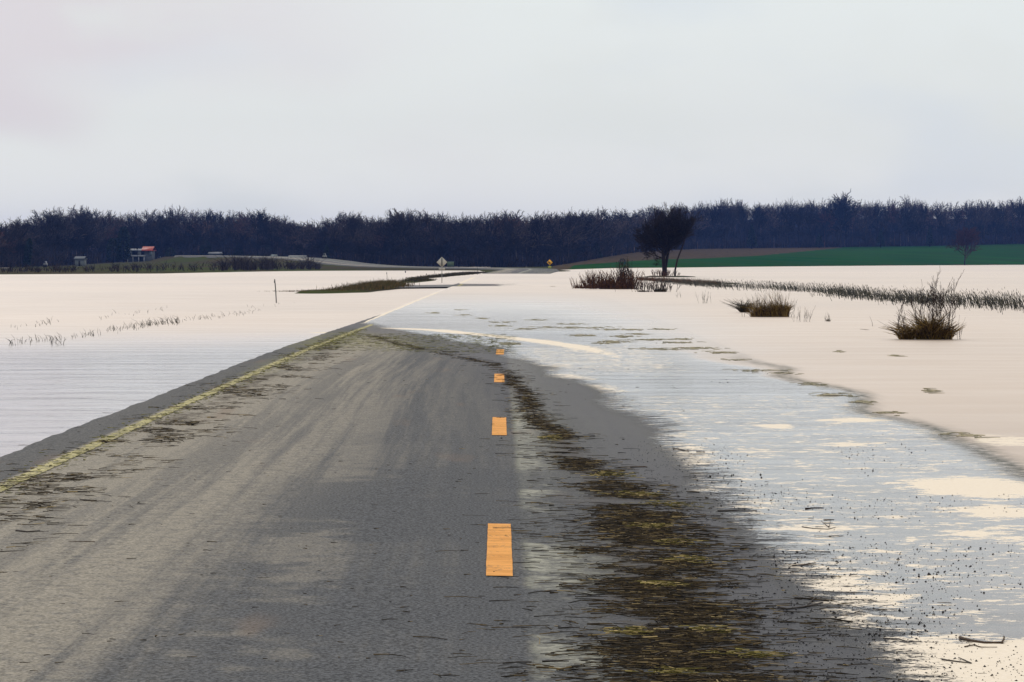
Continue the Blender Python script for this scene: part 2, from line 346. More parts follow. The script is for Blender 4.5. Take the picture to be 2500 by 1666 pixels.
def paint(name, c, c2, wear):
    t = NT(name); P = t.obj(); a = t.noise(P, 38, 4, .7); b = t.noise(P, 5, 4, .6)
    k = t.rng(t.math('ADD', t.math('MULTIPLY', a, .6), t.math('MULTIPLY', b, .4)), wear - .06, wear + .06)
    cc = t.mix(t.rng(t.noise(P, 11, 3, sc=(.4, 1, 1)), .35, .65), c, c2)
    return t.done(t.bsdf(t.mix(k, (.09, .09, .075), cc), .8, .2, t.bump(a, .5, .004)))
M_dash = paint('orange road paint', (.62, .29, .065), (.78, .38, .10), .40)
M_edge = paint('muddy edge line paint', (.36, .35, .15), (.56, .53, .30), .475)
def strip(name, t0, t1, y0, y1, m, dy=.2, lift=.005, ragged=0.0):
    ys = np.arange(y0, y1 + dy * .5, dy); ts = np.linspace(t0, t1, 3)
    tg, yg = np.meshgrid(ts, ys)
    if ragged: tg = tg + ragged * (vn(yg * 6, tg * 30, 5) - .5) * 2 * (np.abs(tg - ts[1]) > .01)
    z = road_z(tg, yg) + lift
    o = mesh(name, np.stack([tg + Xc(yg), yg, z], -1), gridf(len(ys), 3), m, road, sm=True); return o
k = 0
for y0 in np.arange(2.93, 350, 12.19):
    if 75 < y0 < 340: continue
    strip('lane_dash', -.075, .075, y0, y0 + 3.05, M_dash, .1, .005, .002)
strip('edge_line', -3.72, -3.60, 0, 76, M_edge, .1, .005, .012)
strip('edge_line', -3.75, -3.55, 186, 200, M_edge, 1, .012)
strip('edge_line', 3.55, 3.75, 340, 354, M_edge, 1, .012)

ax, ay = np.meshgrid(np.linspace(0, 1, 30), np.linspace(0, 1, 40))
AX = -4.1 + Xc(190.) - 6.5 * ax; AY = 183 + 17 * ay - 7 * ax; AZ = .028 * np.sin(ay * pi) - .012 + .016 * (fbm(AX * 1.1, AY * .5, 91) - .5) - .02 * ax
apr = mesh('side_road', np.stack([AX, AY, AZ], -1), gridf(40, 30)[:, ::-1], m_plain('dark wet gravel', (.05, .055, .065), .5, .5, 3), sm=True); tag(apr, kind='structure')
# water
wc = np.concatenate([-np.geomspace(1500, 9, 80), np.arange(-8.6, -4.7, .35), np.arange(-4.6, -3.6, .06), np.arange(-3.55, 5.6, .16), np.geomspace(5.8, 1500, 90)])
T, YY = np.meshgrid(wc, yl); XX = T + Xc(YY); TE = T + .12 * (fbm(YY * .6, T * 0, 21) - .5) * smooth(66, 76, YY)
lw = smooth(-4.0, -4.45, TE) * smooth(330, 200, YY)
ZW = -.11 * lw - .0015 * smooth(60, 200, np.abs(T))
bed = np.where((T > -4.2) & (T < 4.7), road_z(np.clip(T, -4.25, 4.65), YY) + edge_drop(T) - .0, ground(XX, YY))
depth = np.clip(ZW - bed, 0, 2)
depth = np.where(YY > 420, 1.0, depth)
ell = [(3.75, 21.5, .60, 1.0, .9), (3.55, 19.4, .42, .45, .8), (2.1, 18.2, .32, .4, .55), (2.95, 29.4, .14, .55, .9), (3.95, 30.5, .45, .35, .9), (4.35, 28.5, .5, .8, .35),
       (2.45, 11.9, .75, .85, 1.3), (2.0, 12.6, .35, .3, .8), (1.66, 13.6, .16, .4, 1.1), (1.85, 15.1, .18, .4, .9), (2.9, 11.4, .8, .6, 1.1), (1.9, 14.3, .3, .25, .8), (3.2, 17.8, .5, .7, .45), (1.9, 32.5, .6, .5, .35), (2.5, 25.5, .9, 1.0, .32),
       (2.9, 14.2, .8, 1.1, .25), (3.4, 26.5, .5, .6, .45), (5.0, 27.0, .5, 1.0, .5), (2.6, 22, .8, 1.2, .25), (1.75, 25.5, .35, 1.5, .45)]
foam = np.zeros(T.shape)
for a, b, ra, rb, s in ell: foam = np.maximum(foam, s * np.exp(-(((T - a) / ra) ** 2 + ((YY - b) / rb) ** 2) ** 1.5))
def seg_dist(Pl):
    best = np.full(T.shape, 1e9)
    for (ax, ay), (bx, by) in zip(Pl[:-1], Pl[1:]):
        dx, dy = bx - ax, by - ay; q = np.clip(((XX - ax) * dx + (YY - ay) * dy) / (dx * dx + dy * dy), 0, 1)
        best = np.minimum(best, np.hypot(XX - ax - q * dx, (YY - ay - q * dy) * .7))
    return best
FR = [GW(800, 802), GW(880, 801), GW(1000, 803), GW(1060, 806), GW(1200, 820), GW(1300, 831), GW(1400, 845), GW(1540, 878)]
fr = seg_dist(FR); foam = np.maximum(foam, np.interp(YY, [47, 57, 75], [.12, .8, 1]) * np.exp(-(fr / (.12 + .42 * fbm(XX * .6, YY * .2, 71)) * 1.0) ** 2))
foam = np.maximum(foam, 1.0 * np.exp(-((TE + 4.12) / .16) ** 2) * smooth(69, 72, YY) * smooth(170, 140, YY) * (0.75 + .5 * fbm(YY * .3, YY * 0, 31)))
foam = np.maximum(foam, .75 * np.exp(-((TE + 4.12) / .3) ** 2) * smooth(165, 190, YY) * smooth(320, 250, YY))
foam = np.maximum(foam, .40 * smooth(.022, .006, depth) * (T > 0) * (YY < 47) * (T < 4.6) * smooth(.45, .6, fbm(YY * .45, T * .8, 77)))
foam = np.maximum(foam, .30 * smooth(38, 46, YY) * smooth(62, 54, YY) * smooth(-1, 1, T) * smooth(4, 2.5, T))
foam = np.maximum(foam, .24 * (T > 1.2) * (T < 4.4) * (YY < 36))
wv = .9 * (fbm(YY * .22, T * .25, 41) - .5)
shallow = smooth(4.75, 4.35, T + wv + smooth(36, 75, YY) * 3 * smooth(0, 5, T)) * smooth(-4.4, -4.1, T) * smooth(150, 66, YY)
shallow = np.where(YY > 36, smooth(36, 60, YY) * smooth(7.5, .5, T + wv * 2) * smooth(-4.4, -4.1, T) * smooth(170, 62, YY) + (1 - smooth(36, 60, YY)) * shallow, shallow)
scum = np.exp(-((T + wv - 4.6) / .15) ** 2) * smooth(54, 44, YY)
calm = np.maximum(smooth(88, 42, YY + 22 * (fbm(XX * .08, YY * .03, 81) - .5)) * (T < -4), shallow)
rap = smooth(66, 72, YY) * smooth(150, 95, YY) * (T > -4.1) * smooth(8, 3, T)
def wattr(): return {'depth': depth, 'foam': foam, 'calm': calm, 'scum': scum, 'rap': rap, 'shal': shallow}
t = NT('muddy flood water'); P = t.obj(); dep = t.attr('depth'); calm_ = t.attr('calm'); fo = t.attr('foam'); rap_ = t.attr('rap'); sh = t.attr('shal')
w1 = t.noise(P, 1.1, 4, .55, sc=(.35, 1, 1)); w2 = t.noise(P, 6, 3, .6, sc=(.6, 1, 1)); gust = t.rng(t.noise(P, .05, 3), .42, .58)
hh = t.math('ADD', t.math('MULTIPLY', w1, t.math('MULTIPLY', t.rng(calm_, 0, 1, .10, .022), t.rng(sh, 0, 1, 1, .5))), t.math('MULTIPLY', w2, t.rng(calm_, 0, 1, .012, .0030)))
hh = t.math('ADD', hh, t.math('MULTIPLY', t.math('MULTIPLY', t.noise(P, 2.6, 4, .65), rap_), .05))
nrm = t.n('ShaderNodeBump', {'Strength': 1.0, 'Distance': 1.0, 'Height': hh}).outputs[0]
mud_sky = t.mix(t.rng(t.noise(P, .02, 3, sc=(.4, 1, 1)), .35, .65), (.36, .285, .22), (.47, .375, .29))
mud_sky = t.mix(t.math('MULTIPLY', calm_, .8), mud_sky, (.36, .37, .41))  # bluish sky reflection of the calm water, painted into the mud colour
mud_sky = t.mix(rap_, mud_sky, (.34, .34, .35))
dif = t.n('ShaderNodeBsdfDiffuse', {'Color': mud_sky}).outputs[0]
tra = t.n('ShaderNodeBsdfTransparent', {'Color': (.97, .97, .96, 1)}).outputs[0]
opa = t.math('MAXIMUM', t.math('SUBTRACT', 1.0, t.math('POWER', 2.718, t.math('MULTIPLY', dep, -13.0))), t.rng(sh, .5, .0))
dep2 = t.math('ADD', dep, t.math('ADD', t.math('MULTIPLY', t.math('SUBTRACT', t.noise(P, 6, 5, .7, sc=(.5, 1, 1)), .53), .034), t.math('MULTIPLY', t.math('SUBTRACT', t.noise(P, 34, 3, .7), .5), .022)))
opa = t.math('MULTIPLY', opa, t.rng(dep2, .0, .012))
body = t.n('ShaderNodeMixShader', {0: opa, 1: tra, 2: dif}).outputs[0]
rgh = t.rng(calm_, 0, 1, .42, .10)
gl = t.n('ShaderNodeBsdfGlossy', {'Color': (1, 1, 1, 1), 'Roughness': rgh, 'Normal': nrm}).outputs[0]
fr_ = t.n('ShaderNodeFresnel', {'IOR': 1.33}).outputs[0]
fr_ = t.math('MULTIPLY', fr_, t.rng(t.noise(P, .9, 4, .6, sc=(.25, 1, 1)), .3, .7, .90, 1.08))
fr_ = t.math('MULTIPLY', t.math('MULTIPLY', fr_, t.rng(calm_, 0, 1, .64, .97)), t.math('MULTIPLY', t.rng(dep2, .0, .008), t.rng(dep, .0, .004)))
body = t.n('ShaderNodeMixShader', {0: fr_, 1: body, 2: gl}).outputs[0]
fn = t.math('ADD', t.math('MULTIPLY', t.noise(P, 4.5, 6, .68, sc=(.7, 1, 1)), .62), t.math('MULTIPLY', t.noise(P, 17, 4, .65, sc=(.55, 1, 1)), .38))
fm = t.rng(t.math('ADD', fn, t.math('MULTIPLY', fo, .42)), .635, .68)
fm = t.math('MULTIPLY', t.math('MULTIPLY', fm, t.rng(fo, .02, .12)), t.math('MULTIPLY', t.rng(dep2, .0, .006), t.rng(dep, .0, .004)))
foamc = t.mix(t.noise(P, 30, 3), (.74, .68, .56), (.90, .86, .78))
fd = t.n('ShaderNodeBsdfDiffuse', {'Color': foamc, 'Normal': t.bump(fn, .6, .02)}).outputs[0]
body = t.n('ShaderNodeMixShader', {0: fm, 1: body, 2: fd}).outputs[0]
scm = t.math('MULTIPLY', t.attr('scum'), t.rng(t.noise(P, 12, 5, .75, sc=(.5, 1, 1)), .36, .56))
sd = t.n('ShaderNodeBsdfDiffuse', {'Color': (.10, .115, .11, 1)}).outputs[0]
body = t.n('ShaderNodeMixShader', {0: t.math('MULTIPLY', scm, .95), 1: body, 2: sd}).outputs[0]
M_water = t.done(body)
keep = gridf(*T.shape)
# cells that lie well below dry land or inside the causeway are not water
dry = (ZW - bed) < -.03
keep = keep[~dry.ravel()[keep].all(1)]
keep = keep[(YY.ravel()[keep].min(1) < 1040)]
wtr = mesh('water', np.stack([XX, YY, ZW], -1), keep, M_water, attrs=wattr(), sm=True)
tag(wtr, kind='structure')

# ------------------------------------------------------------------ loose straw, foam-borne specks
def surf(t, Y):
    z = road_z(np.clip(t, -4.2, 4.6), Y); wz = np.where(t < -4.3, -.11, 0.0); return np.maximum(z, wz)
def straw(n, samp, rad=(.0012, .003), ln=(.05, .22), lift=.012, flat=.25):
    t_, y_ = samp(n); n = len(t_); a = R.uniform(0, pi, n); a = np.where(R.random(n) < .62, R.normal(0, .30, n), a)
    L = R.uniform(*ln, n) * R.uniform(.5, 1, n); x = t_ + Xc(y_); z = surf(t_, y_) + R.random(n) ** 2 * lift + .002
    dx, dy = np.cos(a) * L / 2, np.sin(a) * L / 2; bz = R.normal(0, .06, n) * L * flat * 4
    c = np.stack([x + R.normal(0, .12, n) * dy, y_ + R.normal(0, .12, n) * dx, z + np.abs(bz) * .3], -1)
    p0 = np.stack([x - dx, y_ - dy, z - bz * .2], -1); p1 = np.stack([x + dx, y_ + dy, z + bz * .2], -1)
    r = R.uniform(*rad, n) * np.where(R.random(n) < .06, 2.0, 1.0); A = tubes(p0, c, r, r * .9); B = tubes(c, p1, r * .9, r * .5); return join([A, B])
def s_debris(n):
    T_, Y_ = [], []; got = 0
    while got < n:
        y = 1 / R.uniform(1 / 66, 1 / 10, 60000); y = np.where(R.random(60000) < .35, R.uniform(10, 66, 60000), y); b = R.random(60000) < .74
        t = np.where(b, R.normal(DC(y) + .14 * (fbm(y * .9, y * 0, 16) - .5) * 2, DW(y) * np.where(R.random(60000) < .72, .46, 1.1)), R.normal(-3.30, .30, 60000))
        cl = .5 * fbm(t * 3.4 + 3, y * 6.0, 15, 4) + .5 * fbm(t * 1.3, y * .8, 23, 3) + .10
        p = np.where(b, smooth(.45, .68, cl) * smooth(66, 62, y) * np.interp(y, [9, 18, 26, 36, 45, 50], [1, .95, .45, .28, .22, .15]), smooth(.46, .62, fbm(t * 2.6, y * 1.7, 19, 3)) * smooth(14, 22, y) * smooth(64, 52, y) * .9)
        m = R.random(60000) < p; T_.append(t[m]); Y_.append(y[m]); got += m.sum()
    return np.concatenate(T_)[:n], np.concatenate(Y_)[:n]
M_straw = m_island('wet flood straw', [(0, (.010, .009, .007)), (.4, (.022, .017, .011)), (.72, (.055, .042, .022)), (.92, (.11, .08, .035)), (1, (.34, .27, .13))])
V, Fc = straw(13000, s_debris, ln=(.05, .24))
tag(mesh('straw_debris', V, Fc, M_straw), 'dark wet straw and stalks left in a line along the road', 'debris', kind='stuff')
def s_scatter(n):
    y = 1 / R.uniform(1 / 62, 1 / 10, n); return R.uniform(-4.1, 2.2, n), y
V, Fc = straw(480, s_scatter, ln=(.015, .07))
tag(mesh('straw_scraps', V, Fc, M_straw), 'thin scattered straw scraps lying over the asphalt', 'debris', kind='stuff')
ALG = [(1.22, 19.8, .20, .35), (1.02, 20.6, .15, .3), (1.1, 17.05, .16, .16), (1.14, 16.1, .14, .18), (.98, 18.1, .12, .2), (1.0, 13.0, .08, .10), (1.08, 12.2, .16, .1), (.75, 11.6, .1, .1), (.95, 22.5, .2, .5), (.5, 27, .12, .5), (.62, 12.9, .08, .1), (.9, 14.8, .1, .12)]
def s_alg(n):
    i = R.integers(0, len(ALG), n); A = np.array(ALG)[i]; return R.normal(A[:, 0], A[:, 2] * .6), R.normal(A[:, 1], A[:, 3] * .28)
M_alg = m_island('yellow straw and algae', [(0, (.05, .045, .012)), (.45, (.13, .12, .03)), (.75, (.30, .26, .08)), (1, (.58, .47, .24))])
V, Fc = straw(1100, s_alg, ln=(.03, .13), lift=.03)
tag(mesh('algae_clumps', V, Fc, M_alg), 'yellow green straw and algae clumps at the edge of the wet straw line', 'algae', kind='stuff')
def s_algline(n):
    y = R.uniform(14, 70, n); return R.normal(-3.63, .10, n), y
V, Fc = straw(1900, lambda n: (lambda t, y: (t, y))(*s_algline(n)), ln=(.02, .09), rad=(.0015, .004))
V2, F2 = straw(1600, lambda n: (R.uniform(-3.9, .3, n), R.uniform(52, 66, n)), ln=(.05, .25))
M_alg2 = m_island('green algae scraps', [(0, (.03, .035, .012)), (.5, (.13, .14, .035)), (1, (.30, .29, .09))])
tag(mesh('algae_scraps', *join([(V, Fc), (V2, F2)]), M_alg2), 'green algae and straw scraps caught on the left edge line', 'algae', kind='stuff')
# floating rafts beyond the foam front
def rafts(n):
    rr = []
    for px, py, wpx in ((1215, 787, 50), (1225, 796, 40), (1285, 803, 45), (1310, 782, 40), (1360, 800, 90), (1395, 792, 50), (1430, 801, 90), (1490, 805, 60), (1540, 806, 50), (1425, 820, 80), (1530, 822, 60), (1480, 838, 50),
                        (1590, 830, 90), (1560, 816, 50), (1620, 805, 60), (1660, 829, 50), (1660, 838, 60), (1700, 851, 110), (1620, 853, 120), (1765, 862, 60), (1800, 880, 60), (1850, 905, 90), (1920, 912, 60), (1500, 835, 70), (1120, 757, 25), (1135, 770, 30), (1060, 765, 30), (1180, 778, 25), (2280, 957, 50), (1990, 940, 60),
                        (2040, 965, 80), (2110, 985, 60), (2180, 1010, 60), (2360, 1065, 60), (1250, 840, 40), (1350, 700, 12), (2190, 870, 20), (2050, 860, 20)):
        x, y = GW(px, py); k = int((8 + wpx * .45) * (1 if y > 50 else .5)); hw = wpx / 2 / F * y
        u = R.normal(0, .62, k) * hw; rr.append((x + u, y + u * R.normal(0, .4) + R.normal(0, .05 + .0045 * y, k)))
    X_ = np.concatenate([a for a, b in rr]); Y_ = np.concatenate([b for a, b in rr]); return X_ - Xc(Y_), Y_
V, Fc = straw(0, lambda n: rafts(n), ln=(.08, .3), rad=(.003, .008), lift=.012)
M_raft = m_island('floating straw', [(0, (.24, .24, .18)), (.5, (.36, .35, .25)), (1, (.50, .46, .33))])
tag(mesh('floating_straw', V, Fc, M_raft), 'streaks of pale straw floating on the muddy water', 'debris', kind='stuff')
# specks
def octa(P, r):
    n = len(P); d = np.array([[1, 0, 0], [0, 1, 0], [-1, 0, 0], [0, -1, 0], [0, 0, 1], [0, 0, -1]], float)
    V = (P[:, None] + d[None] * r[:, None, None] * R.uniform(.6, 1.3, (n, 6, 1))).reshape(-1, 3); b = (np.arange(n) * 6)[:, None, None]
    f = np.array([[0, 1, 4], [1, 2, 4], [2, 3, 4], [3, 0, 4], [1, 0, 5], [2, 1, 5], [3, 2, 5], [0, 3, 5]])[None]; return V, (b + f).reshape(-1, 3)
n = 15000; y = 1 / R.uniform(1 / 46, 1 / 10.5, n); tt = R.uniform(1.2, 4.3, n)
m = R.random(n) < smooth(.42, .60, fbm(tt * 1.1, y * .5, 51)) * np.interp(tt, [1.2, 1.8, 3, 4.3], [1, .9, .5, .12]) * np.interp(y, [10, 26, 28, 36, 38, 42, 44], [1, 1, .15, .15, 1, 1, .5])
y, tt = y[m], tt[m]; r = R.gamma(1.6, .0012, len(y)) + .0014
V, Fc = octa(np.stack([tt + Xc(y), y, surf(tt, y) + .001], -1), np.minimum(r, .012))
M_speck = m_plain('dark debris', (.02, .02, .022), .8)
tag(mesh('debris_specks', V, Fc, M_speck), 'small dark specks of grit and seed floating on the shallow water', 'debris', kind='stuff')

# ------------------------------------------------------------------ sticks lying on road and water
M_stick = m_plain('wet stick bark', (.022, .017, .015), .6, .4, 30)
M_stick2 = m_plain('weathered stick bark', (.07, .05, .035), .8, .4, 30)
def stick(parts, label, m=M_stick, r=.006, cat='stick', lift=.004):
    """parts: pixel polylines on the flat ground, the first the main stick"""
    root = None; c0 = None
    for i, (pl, rr) in enumerate(parts):
        P3 = []
        for q in pl:
            px, py = q[0], q[1]; up = q[2] if len(q) > 2 else 0
            x, y = GW(px, py); x, y = x * (CZ - .01) / CZ, y * (CZ - .01) / CZ
            P3.append((x, y, float(surf(np.array([x]), np.array([y]))[0]) + lift + up))
        P3 = np.array(P3)
        if len(P3) == 2: P3 = np.array([P3[0], P3[0] * .66 + P3[1] * .34, P3[0] * .3 + P3[1] * .7, P3[1]])
        sub = []
        for a, b in zip(P3[:-1], P3[1:]):
            for k in (0, .5): sub.append(a + (b - a) * k)
        sub.append(P3[-1]); P3 = np.array(sub); P3[1:-1] += R.normal(0, rr * .35, (len(P3) - 2, 3)) * np.array([1, 1, .4])
        if c0 is None: c0 = P3[0].copy()
        rad = np.linspace(rr, rr * .6, len(P3)) * R.uniform(.85, 1.15, len(P3))
        V, Fc = polytube(P3 - c0, rad)
        o = mesh('fallen_stick' if i == 0 else 'side_twig', V, Fc, m, root if i else None)
        if i == 0: o.location = c0; root = o; tag(o, label, cat, 'sticks washed onto the road')
    return root
stick([([(1645, 1094), (1668, 1098), (1683, 1101)], .006), ([(1645, 1097), (1644, 1092, .01)], .004)], 'short dark stick floating on the pale shallow water left of a tiny block-like one')
stick([([(1701, 1103), (1722, 1103)], .006)], 'tiny straight dark stick afloat just right of a longer one')
stick([([(1753, 1247), (1800, 1246), (1850, 1246)], .005)], 'long straight black stick at the left rim of the speckled shallow water')
stick([([(1968, 1241), (1990, 1239), (2013, 1239)], .0045)], 'short black stick floating in the speckled water right of the long straight one')
stick([([(1960, 1286), (1990, 1290), (2022, 1292), (2043, 1287)], .0035), ([(2026, 1287), (2007, 1276, .012)], .003), ([(2026, 1287), (2029, 1275, .012)], .003)], 'thin forked twig with two raised tips on cream foam')
stick([([(1936, 1381), (1965, 1378), (1994, 1374)], .004)], 'thin pale brown twig on grey wet grit below the foam', M_stick2)
stick([([(1902, 1484), (1925, 1488), (1965, 1482), (2012, 1471)], .0055), ([(1973, 1479), (2000, 1452, .004)], .003)], 'curved dark forked branch pointing into the puddle from its rim')
stick([([(1722, 1548), (1780, 1544), (1830, 1544), (1858, 1547)], .006)], 'thick dark stick sticking out of the straw near the bottom edge', M_stick)
stick([([(2348, 1557), (2375, 1566), (2410, 1570), (2455, 1570)], .008), ([(2452, 1571), (2456, 1560, .01)], .006), ([(2360, 1580), (2385, 1575), (2400, 1581), (2440, 1581)], .003)], 'heavy broken branch with dark end lying in the bottom right corner water', M_stick2)
stick([([(2304, 1611), (2340, 1616), (2378, 1620)], .0035), ([(2376, 1620), (2345, 1606)], .003)], 'slim v-shaped twig on the white foam of the bottom right corner')
stick([([(37, 1331), (65, 1333), (95, 1330)], .006)], 'lone black stick on the left lane below the yellow edge line')
stick([([(194, 1251), (215, 1253), (235, 1251)], .004)], 'short thin stick on the left lane above the lone black one')
stick([([(1080, 861), (1100, 861), (1121, 861)], .014)], 'dark stick lying across the far end of the dry lane near the foam')
stick([([(1795, 1586), (1835, 1586), (1877, 1588)], .0035)], 'thin straight twig on the wet asphalt at the bottom right of the straw line')
stick([([(1555, 1147), (1540, 1142), (1575, 1140), (1580, 1141)][1:], .008)], 'bent brown twig on the asphalt just above the yellow straw', M_stick2)
stick([([(1680, 1285), (1740, 1288), (1800, 1292)], .005)], 'long low twig trailing right from the thick straw line into wet asphalt')
stick([([(1702, 1303), (1725, 1305), (1752, 1311)], .008)], 'stubby black stick beside the long low twig right of the straw')
stick([([(2160, 1559), (2200, 1560), (2225, 1570)], .003)], 'hair-thin curved twig at the lower rim of the puddle')
stick([([(230, 1355), (165, 1355)], .003)], 'faint thin twig on the silty left lane right of the lone black stick', M_stick2)
def clod(px, py, r, label):
    x, y = GW(px, py); v, f = octa(np.zeros((1, 3)), np.array([r]))
    bpy_o = mesh('mud_clod', v * np.array([1.3, 1, .7]), f, M_speck); bpy_o.location = (x, y, float(surf(np.array([x]), np.array([y]))[0]) + r * .4)
    md = bpy_o.modifiers.new('s', 'SUBSURF'); md.levels = md.render_levels = 2
    tag(bpy_o, label, 'clod', 'mud clods')
clod(2143, 1555, .015, 'dark clod at the lower rim of the puddle'); clod(2073, 1522, .012, 'dark clod in the shallow water above the puddle rim')
clod(1224, 1080, .014, 'small black clod under the second nearest orange dash'); clod(116, 1224, .014, 'black clod on the silty lane beside the yellow edge line')
clod(2454, 1210, .013, 'round black lump afloat between the big foam patches at the right edge'); clod(2398, 1342, .011, 'black lump in the clear grey water on the right')

# ------------------------------------------------------------------ marsh plants
M_grass = m_island('dry olive grass', [(0, (.026, .017, .008)), (.35, (.08, .05, .018)), (.65, (.18, .12, .03)), (1, (.34, .24, .08))])
M_grassd = m_island('dark bank grass', [(0, (.012, .012, .007)), (.5, (.035, .036, .016)), (.8, (.06, .05, .025)), (1, (.10, .075, .045))])
M_reed = m_island('grey reeds', [(0, (.018, .022, .022)), (.5, (.05, .056, .050)), (1, (.13, .13, .10))])
M_twig = m_island('bare shrub twigs', [(0, (.012, .010, .011)), (.6, (.035, .025, .022)), (1, (.09, .06, .045))])
M_redtw = m_island('reddish shrub twigs', [(0, (.018, .010, .006)), (.5, (.07, .032, .016)), (1, (.17, .085, .035))])
def blades(base, h, lean, w, dirj=1.0, leanx=0.0, droop=.5):
    n = len(base); a = R.uniform(0, 2 * pi, n); L = lean * R.uniform(.2, 1, n)
    d = np.stack([np.cos(a) * L + leanx, np.sin(a) * L, np.ones(n)], -1)
    p1 = base + d * (h * .5)[:, None]; d2 = d.copy(); d2[:, :2] *= 1 + droop * 1.5; d2[:, 2] *= 1 - droop * R.random(n)
    p2 = p1 + d2 * (h * .5)[:, None]
    return join([tubes(base, p1, w, w * .8), tubes(p1, p2, w * .8, w * .25)])
def disc(n, cx, cy, rx, ry, z0=-.02):
    a = R.uniform(0, 2 * pi, n); q = np.sqrt(R.random(n)); return np.stack([cx + rx * q * np.cos(a), cy + ry * q * np.sin(a), np.full(n, z0)], -1)
def grow(rng, base, d0, L, r0, levels, kids, spread, up=.15, seg=3, taper=.62, lenf=.66, jit=.12, start=.25, minr=0.0):
    P0, P1, R0, R1 = [], [], [], []
    st = [(np.array(base, float), np.array(d0, float) / np.linalg.norm(d0), L, r0, levels)]
    while st:
        p, d, l, r, lv = st.pop(); s = seg if lv > 1 else 2; ptsb = [(p, d, r)]
        for i in range(s):
            d = d + rng.normal(0, jit, 3) + np.array([0, 0, up]); d /= np.linalg.norm(d); q = p + d * l / s
            r2 = max(r * (1 - (1 - taper) / s), minr); P0.append(p); P1.append(q); R0.append(max(r, minr)); R1.append(r2); p, r = q, r2; ptsb.append((p, d, r))
        if lv > 0:
            k = kids if isinstance(kids, int) else kids[len(kids) - lv]
            for j in range(k):
                f = start + (1 - start) * (j + rng.random() * .8) / k; f = min(f, 1.0) if j < k - 1 else 1.0
                i = min(int(f * s), s - 1); g = f * s - i; a, b = ptsb[i], ptsb[i + 1]; q = a[0] + (b[0] - a[0]) * g
                side = rng.normal(0, 1, 3); side -= side @ b[1] * b[1]; side /= np.linalg.norm(side)
                nd = b[1] + side * spread * rng.uniform(.6, 1.3); nd /= np.linalg.norm(nd)
                st.append((q, nd, l * lenf * rng.uniform(.7, 1.15) * (1.05 - .35 * f * (lv == levels)), b[2] * .7, lv - 1))
    return np.array(P0), np.array(P1), np.array(R0), np.array(R1)
rg = np.random.default_rng(3)
def shrub_mesh(stems, h, spread, r0=.008, lv=2, kids=4, lean=.4, rx=.3, ry=.2, minr=.002, zoff=-.05):
    L = []
    for _ in range(stems):
        b = np.array([rg.normal(0, rx * .5), rg.normal(0, ry * .5), zoff]); d = np.array([b[0] * lean * 2.5 + rg.normal(0, .22), rg.normal(0, .25), 1.])
        hh = h * rg.uniform(.55, 1.0)
        L.append(tubes(*grow(rg, b, d, hh * .62, r0 * rg.uniform(.6, 1.2), lv, kids, spread, .12, 3, .6, .6, .10, .3, minr)))
    return join(L)

# grass clumps standing in the flood, each with bare twigs
def clump(px, py, wpx, label, parts):
    x, y = GW(px, py); o = empty('grass_clump', (x, y, 0), label, 'grass clump', 'plants standing in the flood water')
    for nm, V, Fc, m in parts: mesh(nm, V, Fc, m, o)
    return o
def TF(cx, n, h, lean, w=.009, rr=.07, lx=0.0, cy=0.):
    b = disc(n, cx, cy, rr, rr * 1.5); return blades(b, h * R.uniform(.35, 1.1, n), lean, R.uniform(.5, 1.1, n) * w, leanx=lx, droop=.75)
def B(n, cx, cy, rx, ry, h, lean, w, **k):
    b = disc(n, cx, cy, rx, ry); return blades(b, h * R.uniform(.5, 1.1, n), lean, R.uniform(.5, 1.1, n) * w, **k)
g1 = join([TF(-.62, 50, .30, 1.5, lx=-.5), TF(-.48, 110, .34, 1.3, lx=-.3), TF(-.34, 120, .30, 1.3, cy=.1), TF(-.2, 90, .26, 1.2), TF(-.04, 120, .38, 1.3, lx=-.4), TF(.10, 260, .46, .9, .010), TF(.20, 220, .38, 1.0, .010),
           TF(.34, 150, .30, 1.1), TF(.47, 200, .34, .9, .010), TF(.60, 130, .28, 1.0, lx=.2), TF(.08, 70, .6, .9, .007, lx=-.3)]); g1 = (g1[0] * np.array([.84, 1.6, 1.45]), g1[1])
s1_ = [tubes(*grow(rg, (x_, 0, -.05), (dx_, 0, 1), h_, r_, 3, (4, 4, 3), .42, .10, 4, .55, .55, .08, .2, .0032)) for x_, dx_, h_, r_ in
       ((.05, .06, 1.05, .014), (.12, .22, .9, .010), (.0, -.30, .85, .009), (-.08, -.5, .8, .007), (.42, .04, .98, .013), (.38, -.2, .85, .008), (.47, .25, .85, .008), (.2, .3, .8, .007), (-.4, -.2, .6, .006), (-.55, -.35, .5, .005), (.3, .05, .9, .007))]
s1_.append(shrub_mesh(8, .8, .25, .004, 1, 2, .1, .12, .2, .002)); v, f = s1_[-1]; s1_[-1] = (v + np.array([.72, 0, 0]), f)
clump(2262, 829, 180, 'nearest clump of drooping olive grass with tall bare twigs, on the right', [('grass', *g1, M_grass), ('twigs', *join(s1_), M_twig)])
g2 = join([TF(-.50, 60, .34, 1.1), TF(-.34, 110, .52, .8), TF(-.2, 120, .56, .9, lx=-.2), TF(-.05, 150, .46, .8), TF(.08, 200, .44, .7), TF(.20, 240, .5, .6, .010), TF(.32, 240, .5, .55, .010), TF(.45, 220, .46, .5, .010), TF(.55, 120, .5, .4),
           B(110, -.3, 0, .3, .3, .8, .4, .005), B(130, .3, 0, .3, .3, .95, .3, .005, leanx=-.1)])
clump(1878, 774, 125, 'wide clump of upright brown grass left of the nearest clump', [('grass', *g2, M_grass), ('twigs', *shrub_mesh(16, .95, .25, .006, 2, 3, .1, .8, .3, .0022), M_twig)])
g3 = join([TF(.02, 120, .52, .9, .010), TF(-.08, 60, .5, 1.0, .010, lx=-.2), TF(.1, 60, .36, .9)])
